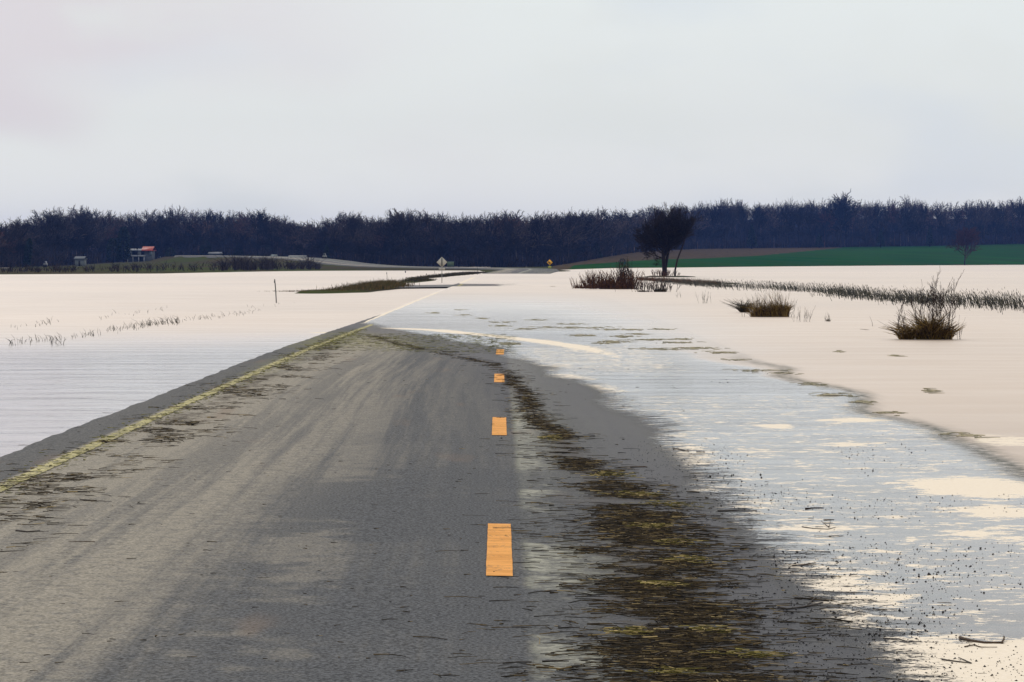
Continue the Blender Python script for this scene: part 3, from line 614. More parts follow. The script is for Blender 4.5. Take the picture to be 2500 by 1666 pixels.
clump(1818, 763, 40, 'small dark grass tuft just left of the wide brown grass clump', [('grass', *g3, M_grassd), ('twigs', *shrub_mesh(3, .5, .3, .004, 1, 3, .2, .1, .1, .002), M_twig)])
def bush(name, px, py, label, cat, V, Fc, m, part='twigs', extra=None):
    x, y = GW(px, py); o = empty(name, (x, y, 0), label, cat, 'plants standing in the flood water'); mesh(part, V, Fc, m, o)
    if extra: mesh(extra[0], extra[1], extra[2], extra[3], o)
    return o
bush('bare_shrub', 1962, 786, 'sparse thin twigs rising from water just right of the wide brown grass clump', 'shrub', *shrub_mesh(14, .62, .35, .004, 1, 3, .15, .5, .3, .0022), M_twig)
bush('bare_shrub', 2022, 785, 'tiny bare twig tuft right of the sparse twigs', 'shrub', *shrub_mesh(5, .42, .4, .006, 1, 3, .2, .12, .2, .0022), M_twig, 'twigs', ('grass', *B(60, 0, 0, .06, .1, .1, .5, .005), M_grassd))
bush('bare_shrub', 1722, 741, 'small grey leaning twig tuft below the reed bed', 'shrub', *shrub_mesh(9, .75, .35, .006, 1, 3, .3, .35, .3, .003), M_reed)
bush('bare_shrub', 1655, 727, 'faint grey twig tuft right of the dark twiggy shrub', 'shrub', *shrub_mesh(4, .5, .35, .005, 1, 3, .2, .2, .3, .003), M_reed)
v, f = polytube([(0, 0, -.1), (-.02, 0, .1), (-.09, 0, .27)], [.006, .005, .002]); bush('reed_stalk', 2132, 797, 'single leaning dark stalk between the two big grass clumps', 'stalk', v, f, M_twig, 'stalk')
v, f = polytube([(-.12, 0, .02), (0, 0, .012), (.12, 0, -.0)], [.004, .006, .004]); bush('floating_twig', 2112, 806, 'pale twig floating beside the single leaning stalk', 'twig', v, f, M_stick2, 'twig_bark')
# twiggy shrub and red-brown thicket
v, f = join([shrub_mesh(70, .85, .28, .010, 2, 3, .12, 1.3, .6, .006)]); bush('bare_shrub', 1590, 713, 'dark twiggy shrub with spaced upright stems below the big bare tree', 'shrub', v, f, M_twig, 'twigs', ('grass', *join([B(260, .5, 0, .35, .3, .3, .5, .012), B(120, -.45, 0, .3, .3, .14, .5, .012)]), M_grassd))
o = empty('shrub_thicket', (*GW(1495, 706), 0), 'dense reddish brown thicket standing in water left of the big tree', 'shrub', 'plants standing in the flood water')
mesh('twigs', *join([shrub_mesh(190, 1.35, .3, .012, 2, 3, .05, 2.0, 1.4, .008), tuple(a + b for a, b in zip(shrub_mesh(60, .8, .3, .011, 2, 3, .1, .9, 1.0, .007), (np.array([-.95, 3, 0]), 0)))]), M_redtw, o)
mesh('grass', *join([B(1500, .2, 0, 1.0, 1.0, .55, .5, .012), B(700, .75, 0, .6, .8, .5, .7, .014), B(500, -1.3, 4, 1.0, 1.5, .35, .5, .012)]), M_redtw, o)
mesh('stem', *shrub_mesh(14, 2.1, .3, .02, 2, 4, .05, .5, .4, .010), M_twig, o).location.x = .75
# reed bed
rb = np.array([(1560, 686), (1600, 689), (1700, 697), (1800, 704), (1900, 709), (2000, 716), (2100, 724), (2200, 733), (2300, 740), (2400, 744), (2500, 750), (2700, 768)], float)
n = 7500; px = R.uniform(1575, 2700, n); by = np.interp(px, rb[:, 0], rb[:, 1]); py = by + R.normal(0, 1, n) * np.interp(px, [1575, 1900, 2200, 2500], [1.5, 3.5, 6, 8]) - 1
Yr = CZ * F / (py - HY); Xr = (px - VX) / F * Yr
dn = fbm(Xr * .45, Yr * .07, 61, 3); pk = np.interp(px, [1575, 1750, 1880, 1960, 2030, 2240, 2300, 2700], [1, 1, .75, .55, 1, 1, .45, .42]); m = R.random(n) < pk * smooth(.30, .55, dn) * 1.1
Xr, Yr = Xr[m], Yr[m]; n = len(Xr); hr = R.uniform(.22, .55, n) * np.interp(Yr, [100, 160, 230], [1.05, .95, .75])
V, Fc = blades(np.stack([Xr, Yr, np.full(n, -.05)], -1), hr, .25, R.uniform(.006, .015, n), leanx=-.22, droop=.6)
hd = R.random(n) < .35; tip = np.stack([Xr - hr * .2 * 1.4, Yr, hr * .85], -1)[hd]; V2, F2 = tubes(tip, tip + np.array([-.015, 0, .09]), .014, .005)
tag(mesh('reeds', *join([(V, Fc), (V2, F2)]), M_reed), 'long bed of grey green reeds standing in the flood right of the big tree', 'reeds', kind='stuff')
n = 1500; px = R.uniform(1555, 1760, n); k = R.random(n); py = np.interp(px, [1555, 1600, 1700, 1760], [685, 688, 694, 698]) - R.random(n) * 5; Yr = CZ * F / (py - HY); Xr = (px - VX) / F * Yr
V, Fc = blades(np.stack([Xr, Yr, np.full(n, 0.)], -1), R.uniform(.12, .34, n), .6, R.uniform(.01, .02, n))
tag(mesh('bank_grass', V, Fc, M_redtw), 'low rusty grass on the small bank at the foot of the big tree', 'grass', kind='stuff')
# grass island and low strips beside the road
def along(P, n, hw):
    P = np.array(P, float); L = np.concatenate([[0], np.cumsum(np.linalg.norm(np.diff(P, axis=0), axis=1))]); s = R.uniform(0, L[-1], n)
    return np.stack([np.interp(s, L, P[:, 0]) + R.normal(0, hw, n), np.interp(s, L, P[:, 1]) + R.normal(0, hw * 1.5, n)], -1), s / L[-1]
q, s = along([(-12.2, 155)] + ISL, 5200, .62); hh = np.interp(s, [0, .12, .3, .6, 1], [.05, .14, .36, .46, .48]) * R.uniform(.5, 1.1, len(s))
V, Fc = blades(np.column_stack([q, np.full(len(q), .0)]), hh, .5, R.uniform(.008, .016, len(q)))
v2, f2 = shrub_mesh(50, .75, .3, .012, 1, 3, .1, 1.8, 3.0, .006); v2 = v2 + np.array([-7.5, 188, 0])
M_isl = m_island('island grass', [(0, (.022, .024, .009)), (.4, (.055, .065, .020)), (.7, (.12, .085, .035)), (1, (.20, .12, .05))])
isl = empty('grass_island', (-8.6, 170, 0), 'low grassy hummock rising from water left of the flooded road', 'grass island')
o = mesh('grass', V - np.array([-8.6, 170, 0]), Fc, M_isl, isl); mesh('twigs', v2 - np.array([-8.6, 170, 0]), f2, M_twig, isl)
L = []
for P_, n_, h_ in ((STR1, 3600, .26), (STR2, 900, .18)):
    q, s = along(P_, n_, .5); L.append(blades(np.column_stack([q, np.full(n_, .0)]), 1.5 * h_ * R.uniform(.4, 1.1, n_) * np.sin(np.clip(s, .06, .94) * pi) ** .5, .5, R.uniform(.012, .022, n_)))
tag(mesh('verge_grass', *join(L), M_grassd), 'dark low grass strips on the drowned verge behind the diamond sign', 'grass', kind='stuff')
# stubble on the left
L = []
for (x0, y0, x1, y1, n_, hp) in ((20, 829, 250, 806, 70, 18), (120, 830, 160, 826, 14, 26), (250, 800, 440, 779, 95, 16), (330, 788, 440, 777, 60, 20), (440, 775, 600, 760, 50, 12), (0, 795, 160, 776, 22, 12), (240, 769, 410, 748, 26, 10), (600, 744, 720, 738, 10, 8), (118, 782, 126, 778, 6, 18), (560, 760, 640, 752, 14, 9)):
    u = R.random(n_); px = x0 + (x1 - x0) * u; py = y0 + (y1 - y0) * u + R.normal(0, 2.5, n_); Yr = CZ * F / (py - HY); h = hp * R.uniform(.4, 1.1, n_) * Yr / F
    Xr = (px - VX) / F * Yr; L.append(blades(np.stack([Xr, Yr, np.full(n_, -.13)], -1), h + .02, .5, R.uniform(.0035, .008, n_), leanx=-.1, droop=.8))
tag(mesh('stubble_stalks', *join(L), M_reed), 'broken rows of crop stubble poking out of the water on the left', 'stubble', kind='stuff')

# ------------------------------------------------------------------ trees
M_bark = m_island('dark wet bark', [(0, (.005, .004, .006)), (.6, (.014, .011, .012)), (1, (.035, .026, .028))], scale=1)
M_far = m_island('grey winter bark', [(0, (.006, .006, .010)), (.5, (.014, .013, .018)), (1, (.034, .028, .030))], scale=.5)
M_ever = m_island('evergreen foliage', [(0, (.006, .012, .010)), (.6, (.014, .026, .018)), (1, (.028, .042, .024))], scale=1)
M_rustc = m_island('rust brown dry leaves', [(0, (.02, .008, .006)), (.6, (.05, .018, .012)), (1, (.08, .03, .02))], scale=1)
def put(name, root_loc, label, group, trunk, crown, mt, mc):
    o = empty(name, root_loc, label, 'tree', group)
    mesh('trunk', *trunk, mt, o); mesh('crown', *crown, mc, o); return o
rt = np.random.default_rng(11)
# the big tree: a short bole that splits at once into a fan of limbs, and a thin leaning second stem
x, y = (1622 - VX) / F * 289, 289.
TR, CRN = [], []
bole = polytube([(-.05, 0, -.3), (.0, 0, .6), (-.08, 0, 1.6), (-.15, 0, 2.6), (-.2, 0, 3.4)], [.30, .24, .20, .17, .13], 8)
bole2 = polytube([(.05, 0, -.3), (.12, .1, .9), (.28, .2, 1.8), (.50, .3, 2.8), (.62, .3, 3.6)], [.20, .17, .15, .13, .10], 8)
stem2 = polytube([(1.10, -.2, -.3), (1.12, -.2, .6), (1.35, -.2, 1.7), (1.85, -.2, 3.0), (2.15, -.2, 3.9), (2.5, -.2, 5.1)], [.12, .10, .09, .075, .06, .035], 8)
TR = [bole, bole2, stem2]
for i in range(44):
    a = rt.uniform(-1.15, 1.05); b0 = np.array([rt.uniform(-.15, .5), rt.normal(0, .15), rt.uniform(1.9, 3.4)]); b0[0] = -.15 + .5 * rt.random() if b0[2] > 2.4 else .05
    d = np.array([math.sin(a), rt.normal(0, .45), math.cos(a) * 1.0 + .1]); L_ = (3.15 if abs(a) < .5 else 2.5) * rt.uniform(.85, 1.1) * (1.1 - (b0[2] - 1.9) * .13)
    P0, P1, R0, R1 = grow(rt, b0, d, L_, .055, 4, (5, 5, 4, 3), .6, .07, 4, .5, .52, .10, .22, .011); CRN.append(tubes(P0, P1, R0, R1))
for i in range(18):
    a = rt.uniform(1.15, 1.6) * (-1 if i % 3 else .8); z0 = rt.uniform(1.8, 4.4)
    CRN.append(tubes(*grow(rt, (-.12 + .3 * (a > 0), 0, z0), (math.sin(a), rt.normal(0, .4), math.cos(a) + .05), 2.15 * rt.uniform(.8, 1.1), .04, 4, (5, 4, 4, 3), .6, .04, 4, .5, .52, .10, .25, .013)))
for i in range(16):
    z0 = rt.uniform(3.2, 5.0); xx0 = np.interp(z0, [3, 3.9, 5.1], [1.85, 2.15, 2.5]); d = np.array([rt.normal(.1, .6), rt.normal(0, .4), 1.])
    CRN.append(tubes(*grow(rt, (xx0, -.2, z0), d, 1.7, .03, 3, (5, 4, 4), .6, .06, 3, .5, .55, .1, .2, .012)))
for i in range(7):
    CRN.append(tubes(*grow(rt, (-.15, 0, rt.uniform(1.0, 1.8)), (-1, rt.normal(0, .3), rt.uniform(-.1, .4)), .8, .02, 3, (4, 4, 3), .6, .05, 3, .5, .5, .12, .3, .007)))
tree = put('bare_tree', (x, y, .1), 'big dark bare tree with fan-shaped crown and leaning second stem standing in the flood', None, join(TR), join(CRN), M_bark, M_bark)
b = bush('bare_shrub', 1622, 678, 'low reddish bush at the foot of the big bare tree', 'shrub', *join([shrub_mesh(60, .9, .35, .014, 2, 3, .2, 1.6, .8, .009)]), M_redtw); b.location = (x - .45, y - 3, .05)
# prototypes for the far woods (unit height 1, to be scaled)
def proto(seed, wide, fork, kids=(6, 5, 4), up=-.02, minr=.0030, r0=.010, lv=2, ll=1.0):
    r = np.random.default_rng(seed); P0, P1, R0, R1 = [], [], [], []
    tr = np.array([(0, 0, -.03), (r.normal(0, .01), 0, fork * .5), (r.normal(0, .015), 0, fork), (r.normal(0, .03), 0, .62)]); rad = [r0, r0 * .8, r0 * .65, r0 * .4]
    for a, b, ra, rb_ in zip(tr[:-1], tr[1:], rad[:-1], rad[1:]): P0.append([a]); P1.append([b]); R0.append([ra]); R1.append([rb_])
    ntr = 3; nl = kids[0]
    for i in range(nl * 2):
        f = fork + (.62 - fork) * (i / (nl * 2 - 1)) ** .8; c = tr[2] + (tr[3] - tr[2]) * (f - fork) / (.62 - fork)
        a = r.uniform(0, 2 * pi); s = wide * r.uniform(.6, 1.2) * (1.15 - .5 * i / (nl * 2)); d = (math.cos(a) * s, math.sin(a) * s, 1.0)
        q = grow(r, c, d, (.40 - .12 * i / (nl * 2)) * ll * r.uniform(.8, 1.1), r0 * .38, lv, kids[1:], .62, up, 3, .5, .52, .13, .25, minr)
        for A_, v_ in zip((P0, P1, R0, R1), q): A_.append(v_)
    P0, P1, R0, R1 = [np.concatenate(q) for q in (P0, P1, R0, R1)]
    h = P1[:, 2].max(); P0, P1, R0, R1 = P0 / h, P1 / h, R0 / h, R1 / h
    return tubes(P0[:ntr], P1[:ntr], R0[:ntr], R1[:ntr], 4), tubes(P0[ntr:], P1[ntr:], R0[ntr:], R1[ntr:])
PR = [proto(i, wd, fk, kd) for i, (wd, fk, kd) in enumerate(((.9, .28, (7, 6, 4)), (.7, .35, (7, 6, 4)), (1.1, .25, (7, 6, 4)), (.6, .38, (7, 5, 4)), (.8, .28, (6, 6, 4)), (1.0, .32, (7, 5, 4)), (.7, .26, (7, 6, 4)), (.85, .38, (7, 6, 4))))]
PRF = [proto(70 + i, wd, fk, (6, 5, 5, 4), .02, .0013, .010, 3) for i, (wd, fk) in enumerate(((.9, .4), (1.1, .35), (.7, .45), (1.0, .4)))]
PRR = proto(89, .75, .12, (10, 6, 5, 4), -.02, .0030, .020, 3)
PRW = proto(90, 1.0, .28, (11, 7, 5), .05, .0034, .026)
PRP = [proto(91 + i, .28, .35, (8, 5, 3), .14, .0026, .012) for i in range(3)]
def gz(x, y): return float(ground(np.array([float(x)]), np.array([float(y)]))[0])
# one joined mass for the woods nobody could count
L, TI = [], []
for row in range(5):
    for px in np.arange(-420 + row * 7, 3000, 15.5):
        px = px + rt.uniform(-10, 10); Y = treeY(px) + (4, 30, 75, 140, -4)[row] + rt.uniform(-10, 10); X = (px - VX) / F * Y; z = gz(X, Y)
        if px < -420 or px > 2960: continue
        if row == 0 and rt.random() < .25: continue
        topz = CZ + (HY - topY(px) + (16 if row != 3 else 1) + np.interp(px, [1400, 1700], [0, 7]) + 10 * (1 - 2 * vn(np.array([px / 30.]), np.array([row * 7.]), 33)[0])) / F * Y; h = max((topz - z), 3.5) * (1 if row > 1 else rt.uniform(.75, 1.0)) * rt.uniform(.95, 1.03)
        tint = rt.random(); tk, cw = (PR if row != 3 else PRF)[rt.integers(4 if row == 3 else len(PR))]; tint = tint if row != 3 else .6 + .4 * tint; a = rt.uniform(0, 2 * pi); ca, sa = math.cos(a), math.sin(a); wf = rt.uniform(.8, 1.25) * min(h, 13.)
        if row == 4: h *= rt.uniform(.35, .6)
        for V_, F_ in (tk, cw):
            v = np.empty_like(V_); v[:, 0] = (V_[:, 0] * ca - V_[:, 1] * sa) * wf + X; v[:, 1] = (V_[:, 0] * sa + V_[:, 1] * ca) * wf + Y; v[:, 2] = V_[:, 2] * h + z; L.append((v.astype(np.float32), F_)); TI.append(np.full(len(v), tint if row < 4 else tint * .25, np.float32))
t = NT('woodland bark'); ti = t.attr('tint'); gi = t.geo().outputs['Random Per Island']
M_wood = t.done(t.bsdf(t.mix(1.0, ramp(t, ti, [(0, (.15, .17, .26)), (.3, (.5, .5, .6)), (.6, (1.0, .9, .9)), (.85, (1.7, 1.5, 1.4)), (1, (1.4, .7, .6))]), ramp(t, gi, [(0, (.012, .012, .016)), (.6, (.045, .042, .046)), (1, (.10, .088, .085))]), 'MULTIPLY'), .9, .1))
tag(mesh('woodland', *join(L), M_wood, attrs={'tint': np.concatenate(TI)}), 'long bluish belt of leafless woodland along the far shore', 'woodland', kind='stuff')
# underbrush at the forest foot
L = []
def brush(n, fx, fy, h, w, seedpx):
    px = R.uniform(*seedpx, n); px = px[R.random(n) < .15 + .95 * smooth(.35, .6, vn(px / 9, px * 0, 44))]; n = len(px); Y = fy(px) * 1.0; hm = .45 + 1.0 * vn(px / 7, px * 0 + 3, 45); h = h[:n] if hasattr(h, '__len__') else h; X = (px - VX) / F * Y; z = ground(X, Y)
    return blades(np.stack([X, Y, z], -1), hm * h * R.uniform(.4, 1.2, n), .8, R.uniform(.5, 1.2, n) * w)
L = [brush(9000, 0, lambda p: treeY(p) - R.uniform(-25, 6, len(p)), 4.2, .08, (-420, 1480)), brush(6500, 0, lambda p: treeY(p) - R.uniform(-25, 3, len(p)), 4.5, .09, (1480, 2960)),
     brush(2600, 0, lambda p: shore(p) + R.uniform(3, 150, len(p)), 1.0, .05, (-420, 760)), brush(2200, 0, lambda p: shore(p) + 6 + R.random(len(p)) * 70, 1.0 + 1.6 * R.random(2200) * 1.0, .05, (540, 785))]
M_brush = m_island('purple grey brush', [(0, (.006, .006, .010)), (.5, (.018, .014, .018)), (1, (.045, .033, .030))], scale=.4)
tag(mesh('underbrush', *join(L), M_brush), 'tangled dark brush along the foot of the far woods', 'brush', kind='stuff')
# trees that stand out against the sky or field
def lace(i, wd, fk):
    return proto(200 + i, wd, fk, (8, 5, 5, 4), .02, .0016, .015, 3)
LC = [lace(0, .9, .35), lace(1, 1.1, .3), lace(2, .8, .4)]
def solo(px, py_top, label, pr, dY=-6, wf=1.0, group='trees rising from the far woods', name='bare_tree', mc=None, base=None, Y=None, mt=None):
    Y = Y or treeY(px) + dY; X = (px - VX) / F * Y; z = gz(X, Y); h = CZ + (HY - py_top) / F * Y - z
    (tv, tf), (cv, cf) = pr; sc_ = np.array([h * wf, h * wf, h]); a = rt.uniform(0, 6); ro = np.array([[math.cos(a), -math.sin(a), 0], [math.sin(a), math.cos(a), 0], [0, 0, 1]])
    return put(name, (X, Y, z), label, group, ((tv @ ro.T) * sc_, tf), ((cv @ ro.T) * sc_, cf), mt or M_far, mc or M_far)
solo(2052, 460, 'tallest bare tree in the far woods, with a broad fan crown', PRW, -8, 1.35)
for px, yt, i, lb in ((1712, 496, 0, 'slim bare tree just right of the big near tree, nearest it in the skyline row'), (1745, 494, 1, 'slim bare tree second in the skyline row right of the big near tree'), (1775, 500, 2, 'slim bare tree in the middle of the skyline row right of the big near tree'),
                      (1808, 492, 0, 'slim bare tree fourth in the skyline row right of the big near tree'), (1850, 498, 1, 'slim bare tree fifth in the skyline row, after a gap'), (1908, 497, 2, 'isolated slim bare tree of the skyline row left of the broad-crowned tallest tree'), (1950, 497, 0, 'slim bare tree directly left of the broad-crowned tallest tree'), (1975, 499, 1, 'bare tree touching the left side of the tallest tree crown')):
    solo(px, yt - 6, lb, PRP[i], -4, 1.3)
for px, yt, lb, wf in ((52, 532, 'lone rounded bare crown at the far left end of the woods', 1.0), (135, 509, 'left one of the two tall bare crowns on the left', .9), (205, 506, 'right one of the two tall bare crowns on the left', .9), (395, 519, 'bare crown standing above the woods behind the red-roofed house', .7),
                       (862, 520, 'loose thin bare crown above the woods left of the diamond sign', .7), (985, 520, 'broad bare crown above the woods just left of the diamond sign', .9), (1058, 522, 'bare crown above the woods just over the diamond sign', .7), (1400, 510, 'tall bushy bare crown left of the big near tree', .8),
                       (1245, 524, 'narrow bare crown in the woods midway between the diamond and yellow signs', .5), (2212, 497, 'bare crown right of the tallest tree in the far woods', .8), (2490, 484, 'tall bare crown at the right end of the woods', .7), (2440, 495, 'thin bare crown near the right end of the woods', .5)):
    solo(px, yt - 7, lb, LC[rt.integers(3)], -5, wf * 1.15)
solo(336, 585, 'young bare tree standing right in front of the red-roofed house', LC[2], -48, .8, None)
solo(2356, 552, 'lone rusty brown tree at the lower edge of the green field', PRR, 0, 1.0, None, 'field_tree', M_rustc, Y=930)
# evergreens
def ever(px, py_base, py_top, wpx, Y, label, shape='cone', lean=0):
    X = (px - VX) / F * Y; z = gz(X, Y); h = CZ + (HY - py_top) / F * Y - z; w_ = wpx / 2 / F * Y; n = int(900)
    a = R.uniform(0, 2 * pi, n); u = R.random(n); zz = .10 + .9 * u
    prof = (1 - zz) ** .8 * 1.1 if shape == 'cone' else np.sqrt(np.clip(1 - ((zz - .5) / .52) ** 2, 0, 1)) * (1.1 - .35 * zz)
    q = np.sqrt(R.uniform(.2, 1, n)) * prof * w_ * (.8 + .4 * vn(a * 1.3, zz * 6, 3))
    c = np.stack([q * np.cos(a) + lean * zz * w_, q * np.sin(a), zz * h], -1); sz = h * .045
    d = np.stack([np.cos(a), np.sin(a), R.normal(-.1, .5, n)], -1) * sz; e = np.cross(d, R.normal(0, 1, (n, 3))); e = e / np.linalg.norm(e, axis=1)[:, None] * sz * .7
    V = np.stack([c - d * .4, c + e, c + d, c - e], 1).reshape(-1, 3); Fc = np.arange(4 * n).reshape(-1, 4)
    o = empty('evergreen_tree', (X, Y, z), label, 'tree', 'evergreens before the far woods'); mesh('trunk', *polytube([(0, 0, -.2), (lean * .2 * w_, 0, h * .4), (lean * w_ * .8, 0, h * .85)], [h * .03, h * .022, h * .008]), M_bark, o); mesh('crown', V, Fc, M_ever, o)
ever(417, 634, 605, 30, 830, 'small round-crowned dark evergreen on the lawn right of the red-roofed house', 'round')
ever(503, 624, 588, 30, 845, 'broad dark evergreen right of the lawn evergreen, beside the white trailer', 'round'); ever(582, 622, 591, 28, 845, 'pointed dark evergreen right of the white trailer'); ever(658, 622, 575, 30, 830, 'tall dark evergreen above the brushy bank left of the rising road')
ever(303, 636, 556, 34, 800, 'tall ragged dark evergreen rising just left of the red-roofed house', 'round'); ever(278, 640, 582, 40, 800, 'wide dark evergreen left of the ragged one by the house', 'round')
ever(66, 627, 583, 18, 640, 'slanting narrow dark evergreen at the far left', 'round', .9); ever(797, 642, 598, 24, 690, 'dark evergreen where the road disappears up the hill')
ever(1455, 640, 590, 34, 780, 'dark evergreen at the left end of the green field'); ever(1835, 606, 548, 26, 1140, 'dark cedar at the foot of the skyline row of slim trees'); ever(2000, 604, 570, 22, 1180, 'small dark cedar left of the tallest bare tree'); ever(1520, 655, 632, 22, 640, 'small dark shrubby evergreen behind the reddish thicket', 'round')
ever(2150, 602, 560, 22, 1190, 'dark cedar right of the tallest bare tree'); ever(2270, 600, 556, 20, 1210, 'dark cedar left of the rusty field tree')
for i, (px, yt) in enumerate(((2370, 512), (2400, 508), (2432, 506), (2465, 505))):
    ever(px, 590, yt, 34, 1330 + i * 10, ('first', 'second', 'third', 'fourth')[i] + ' from the left of the dark evergreens in the right skyline')

# ------------------------------------------------------------------ signs and posts
M_alu = m_plain('grey sign back metal', (.44, .45, .42), .6, .12, 3, .0); M_galv = m_plain('galvanised post', (.24, .25, .24), .6, .2, 6)
M_yel = m_plain('yellow sign sheeting', (.80, .42, .03), .5, .08); M_blk = m_plain('black print', (.01, .01, .01), .6); M_dkpost = m_plain('dark marker post', (.02, .03, .035), .6)
x, y, _ = PX(1079, 688, 225.); s = empty('road_sign', (x, y, 0), 'grey back of a diamond warning sign on a thin post left of the flooded road', 'sign')
mesh('post', *polytube([(0, 0, -.6), (0, 0, 1.0), (0, 0, 2.02)], .032), M_galv, s)
def diamond(h, y0, y1, zc, x0=0):
    V = np.array([[x0 + a * h, yy, zc + b * h] for yy in (y0, y1) for a, b in ((0, -1), (1, 0), (0, 1), (-1, 0))]); return V, np.array([[0, 1, 2, 3], [7, 6, 5, 4], [0, 4, 5, 1], [1, 5, 6, 2], [2, 6, 7, 3], [3, 7, 4, 0]])
zc = CZ - (640.5 - HY) / F * 225
mesh('sign_panel', *diamond(.44, .04, .048, zc), M_alu, s); mesh('brace', *box(-.035, .035, -.05, .038, zc - .30, zc + .32), M_dkpost, s); mesh('plaque', *box(-.25, .25, .04, .048, zc - .62, zc - .47), M_alu, s)
x, y, _ = PX(1342, 655, 455.); z = gz(x, y); s = empty('road_sign', (x, y, z), 'yellow diamond warning sign with black arrow at the outside of the far bend', 'sign')
zc = CZ - (641 - HY) / F * 455 - z
mesh('post', *polytube([(0, 0, -.3), (0, 0, zc * .6), (0, 0, zc + .2)], .035), M_galv, s)
mesh('sign_panel', *diamond(.50, -.048, -.04, zc), M_yel, s); mesh('arrow', *join([box(-.06, .06, -.056, -.05, zc - .22, zc + .1), box(-.2, .06, -.056, -.05, zc + .02, zc + .12), box(-.24, -.14, -.057, -.0505, zc - .06, zc + .2)]), M_blk, s)
mesh('plaque', *box(-.25, .25, -.048, -.04, zc - 1.0, zc - .6), m_plain('olive yellow plaque', (.34, .36, .06), .5), s)
x, y, _ = PX(1100, 655, 640.); z = gz(x, y); s = empty('guide_sign', (x, y, z), 'small dull green guide sign behind the diamond sign, before the far woods', 'sign')
zt_ = CZ - (639 - HY) / F * 640 - z; zb_ = CZ - (652 - HY) / F * 640 - z
mesh('sign_panel', *box(-.8, .8, -.05, 0, zb_, zt_), m_plain('dull green sign', (.075, .12, .07), .6), s)
for q in (-.55, .55): mesh('post', *polytube([(q, .05, -.4), (q, .05, .4), (q, .05, zt_)], .05), M_galv, s)
def post(px, yb, yt, Y, r, lean, label, m=M_dkpost, cap=True):
    x = (px - VX) / F * Y; h = (yb - yt) / F * Y; z0 = CZ - (yb - HY) / F * Y
    o = mesh('marker_post', *polytube([(0, 0, -.5), (lean * .5, 0, h * .5), (lean, 0, h)], r), m); o.location = (x, Y, z0)
    tag(o, label, 'post', 'marker posts')
    if cap: mesh('reflector', *box(lean - r * 1.3, lean + r * 1.3, -r - .012, -r - .004, h - .16, h - .05), m_plain('reflector', (.12, .14, .15), .3), o)
post(676, 739, 682, 121., .024, -.09, 'dark leaning marker post standing in water left of the grass hummock')
post(946, 690, 664, 196., .018, -.05, 'thin pale post at the right end of the grass hummock', M_galv); post(990, 670, 662, 380., .07, 0, 'stubby dark post in open water left of the diamond sign')
post(1166, 672, 653, 330., .03, 0, 'thin dark post on the verge right of the diamond sign'); post(1061, 676, 655, 300., .02, 0, 'faint thin post just left of the diamond sign', M_galv); post(1041, 678, 668, 290., .03, 0, 'short dark post left of the diamond sign, on the grass strip')

# ------------------------------------------------------------------ far buildings
M_white = m_plain('white painted siding', (.27, .30, .34), .7, .12, 1); M_red = m_plain('red metal roof', (.32, .05, .03), .5, .3, .6); M_grey = m_plain('grey siding', (.10, .12, .14), .8, .2, 1); M_dark = m_plain('dark opening', (.01, .012, .016), .4); M_brick = m_plain('dark brick', (.06, .045, .045), .9)
Yh = 815.; x0 = (312 - VX) / F * Yh; zb = gz(x0 + 4, Yh); k_ = Yh / F
h = empty('house', (x0, Yh, zb), 'two-storey house with white deck and a red roof on the left shore', 'house')
def hz(py): return CZ - (py - HY) / F * Yh - zb
mesh('wall', *join([box(0, 58 * k_, 1.5, 9, -.5, hz(611))]), M_grey, h)
dk = mesh('deck', *join([box(-.5, 43 * k_, -1.6, 1.45, hz(627), hz(623.5))]), M_white, h)
for q in (1, 14, 28, 41): mesh('deck_post', *box(q * k_, q * k_ + .25, -1.5, -1.2, -.4, hz(627.1)), M_white, h)
for a_, b_ in ((3, 9), (24, 31)): mesh('wall_panel', *box(a_ * k_, b_ * k_, 1.3, 1.49, hz(623.4), hz(612)), M_white, h)
for a_, b_ in ((11, 22), (33, 40)): mesh('window', *box(a_ * k_, b_ * k_, 1.4, 1.49, hz(622), hz(613)), M_dark, h)
mesh('garage_door', *box(24 * k_, 40 * k_, 1.35, 1.48, -.2, hz(628.5)), M_dark, h)
def gable(x0, x1, y0, y1, z0, z1):
    V = np.array([(x0, y0, z0), (x1, y0, z0), (x1, y1, z0), (x0, y1, z0), (x0, (y0 + y1) / 2, z1), (x1, (y0 + y1) / 2, z1), (x0, y0, z0 - .2), (x1, y0, z0 - .2), (x1, y1, z0 - .2), (x0, y1, z0 - .2)])
    return V, np.array([(0, 1, 5, 4), (2, 3, 4, 5), (6, 7, 1, 0), (8, 9, 3, 2), (7, 8, 2, 1), (9, 6, 0, 3), (1, 2, 5, 5), (3, 0, 4, 4), (9, 8, 7, 6)][:6] + [(9, 8, 7, 6)])
mesh('porch_roof', *gable(-.8, 34 * k_, .2, 9.6, hz(611), hz(607.5)), M_white, h); mesh('roof', *gable(33 * k_, 61 * k_, .4, 9.6, hz(611.5), hz(602)), M_red, h)
mesh('end_wall', *box(52 * k_, 58.5 * k_, 1.2, 1.48, hz(624), hz(612)), m_plain('pale blue siding', (.16, .22, .26)), h)
def shed(px0, px1, pyb, pyt, Y, label, cat, mw, mr, name='shed', dd=4.):
    x0, x1 = (px0 - VX) / F * Y, (px1 - VX) / F * Y; xm = (x0 + x1) / 2; z = gz(xm, Y); H = CZ - (pyt - HY) / F * Y - z; w_ = (x1 - x0) / 2
    o = empty(name, (xm, Y, z), label, cat); mesh('wall', *box(-w_, w_, 0, dd, -.4, H * .72), mw, o); mesh('roof', *gable(-w_ - .2, w_ + .2, -.3, dd + .3, H * .78, H), mr, o); mesh('door', *box(-w_ * .2, w_ * .2, -.06, -.004, 0, H * .55), M_dark, o)
shed(510, 540, 622, 615.5, 842, 'long low white trailer home at the top of the lawn', 'trailer', M_grey, M_white, 'trailer_home')
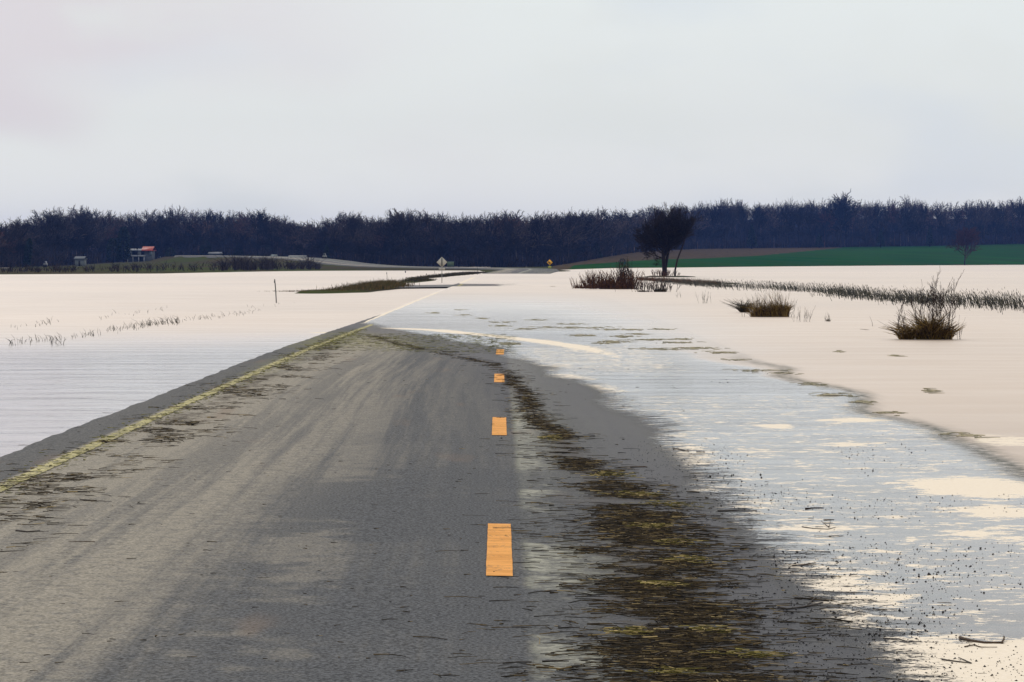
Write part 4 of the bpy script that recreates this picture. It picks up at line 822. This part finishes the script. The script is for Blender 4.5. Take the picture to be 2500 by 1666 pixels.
shed(184, 206, 638, 626.5, 640, 'small grey shed among the trees left of the house', 'shed', m_plain('weathered grey boards', (.12, .15, .17)), M_grey); shed(706, 746, 634, 624, 700, 'pale farm shed above the brushy bank', 'shed', M_grey, m_plain('dull tin roof', (.16, .18, .19)))
shed(663, 674, 629, 622, 780, 'tiny pale shed at the right end of the lawn', 'shed', M_grey, m_plain('pale tin', (.2, .25, .26)))
def car(px, py, Y, label, mcol, wpx=16):
    L_ = wpx / F * Y; X = (px - VX) / F * Y; z = gz(X, Y) ; o = empty('parked_car', (X, Y, z), label, 'car', 'cars by the houses'); hl = L_ / 2
    prof = [(-hl, .35), (-hl, .8), (-hl * .55, .88), (-hl * .35, 1.35), (hl * .3, 1.35), (hl * .55, .95), (hl, .8), (hl, .35)]
    V = np.array([(a, yy, b) for yy in (0, 1.7) for a, b in prof]); n = 8
    Fc = [(i, (i + 1) % n, (i + 1) % n + n, i + n) for i in range(n)] + [(0, 1, 6, 7), (1, 2, 5, 6), (2, 3, 4, 5), (15, 14, 9, 8), (14, 13, 10, 9), (13, 12, 11, 10)]
    mesh('body', V, np.array(Fc), mcol, o); mesh('window', *box(-hl * .33, hl * .3, -.02, -.003, .95, 1.28), M_dark, o)
    for q in (-.6, .6):
        v, f = polytube([(hl * q, -.02, .32), (hl * q, .1, .32), (hl * q, .2, .32)], .32, 10); mesh('wheel', v, f, M_dark, o)
car(389, 631, 850, 'small white car parked on the lawn between house and round evergreen', M_white, 15); car(111, 641, 610, 'tiny white car glimpsed under the trees at far left', M_white, 8)
car(792, 636, 588, 'small pale vehicle where the road climbs out of sight', m_plain('pale car paint', (.3, .33, .32)), 10)

# ------------------------------------------------------------------ air
hz_ = bpy.data.materials.new('haze air'); hz_.use_nodes = True; nt = hz_.node_tree; nt.nodes.clear()
o_ = nt.nodes.new('ShaderNodeOutputMaterial'); v_ = nt.nodes.new('ShaderNodeVolumePrincipled'); nt.links.new(v_.outputs[0], o_.inputs['Volume'])
v_.inputs['Color'].default_value = (.14, .32, 1.0, 1); v_.inputs['Density'].default_value = 1.2e-4; v_.inputs['Anisotropy'].default_value = 0.0
hb = mesh('haze', *box(-1600, 1600, -70, 3700, -80, 60), hz_); tag(hb, kind='stuff')
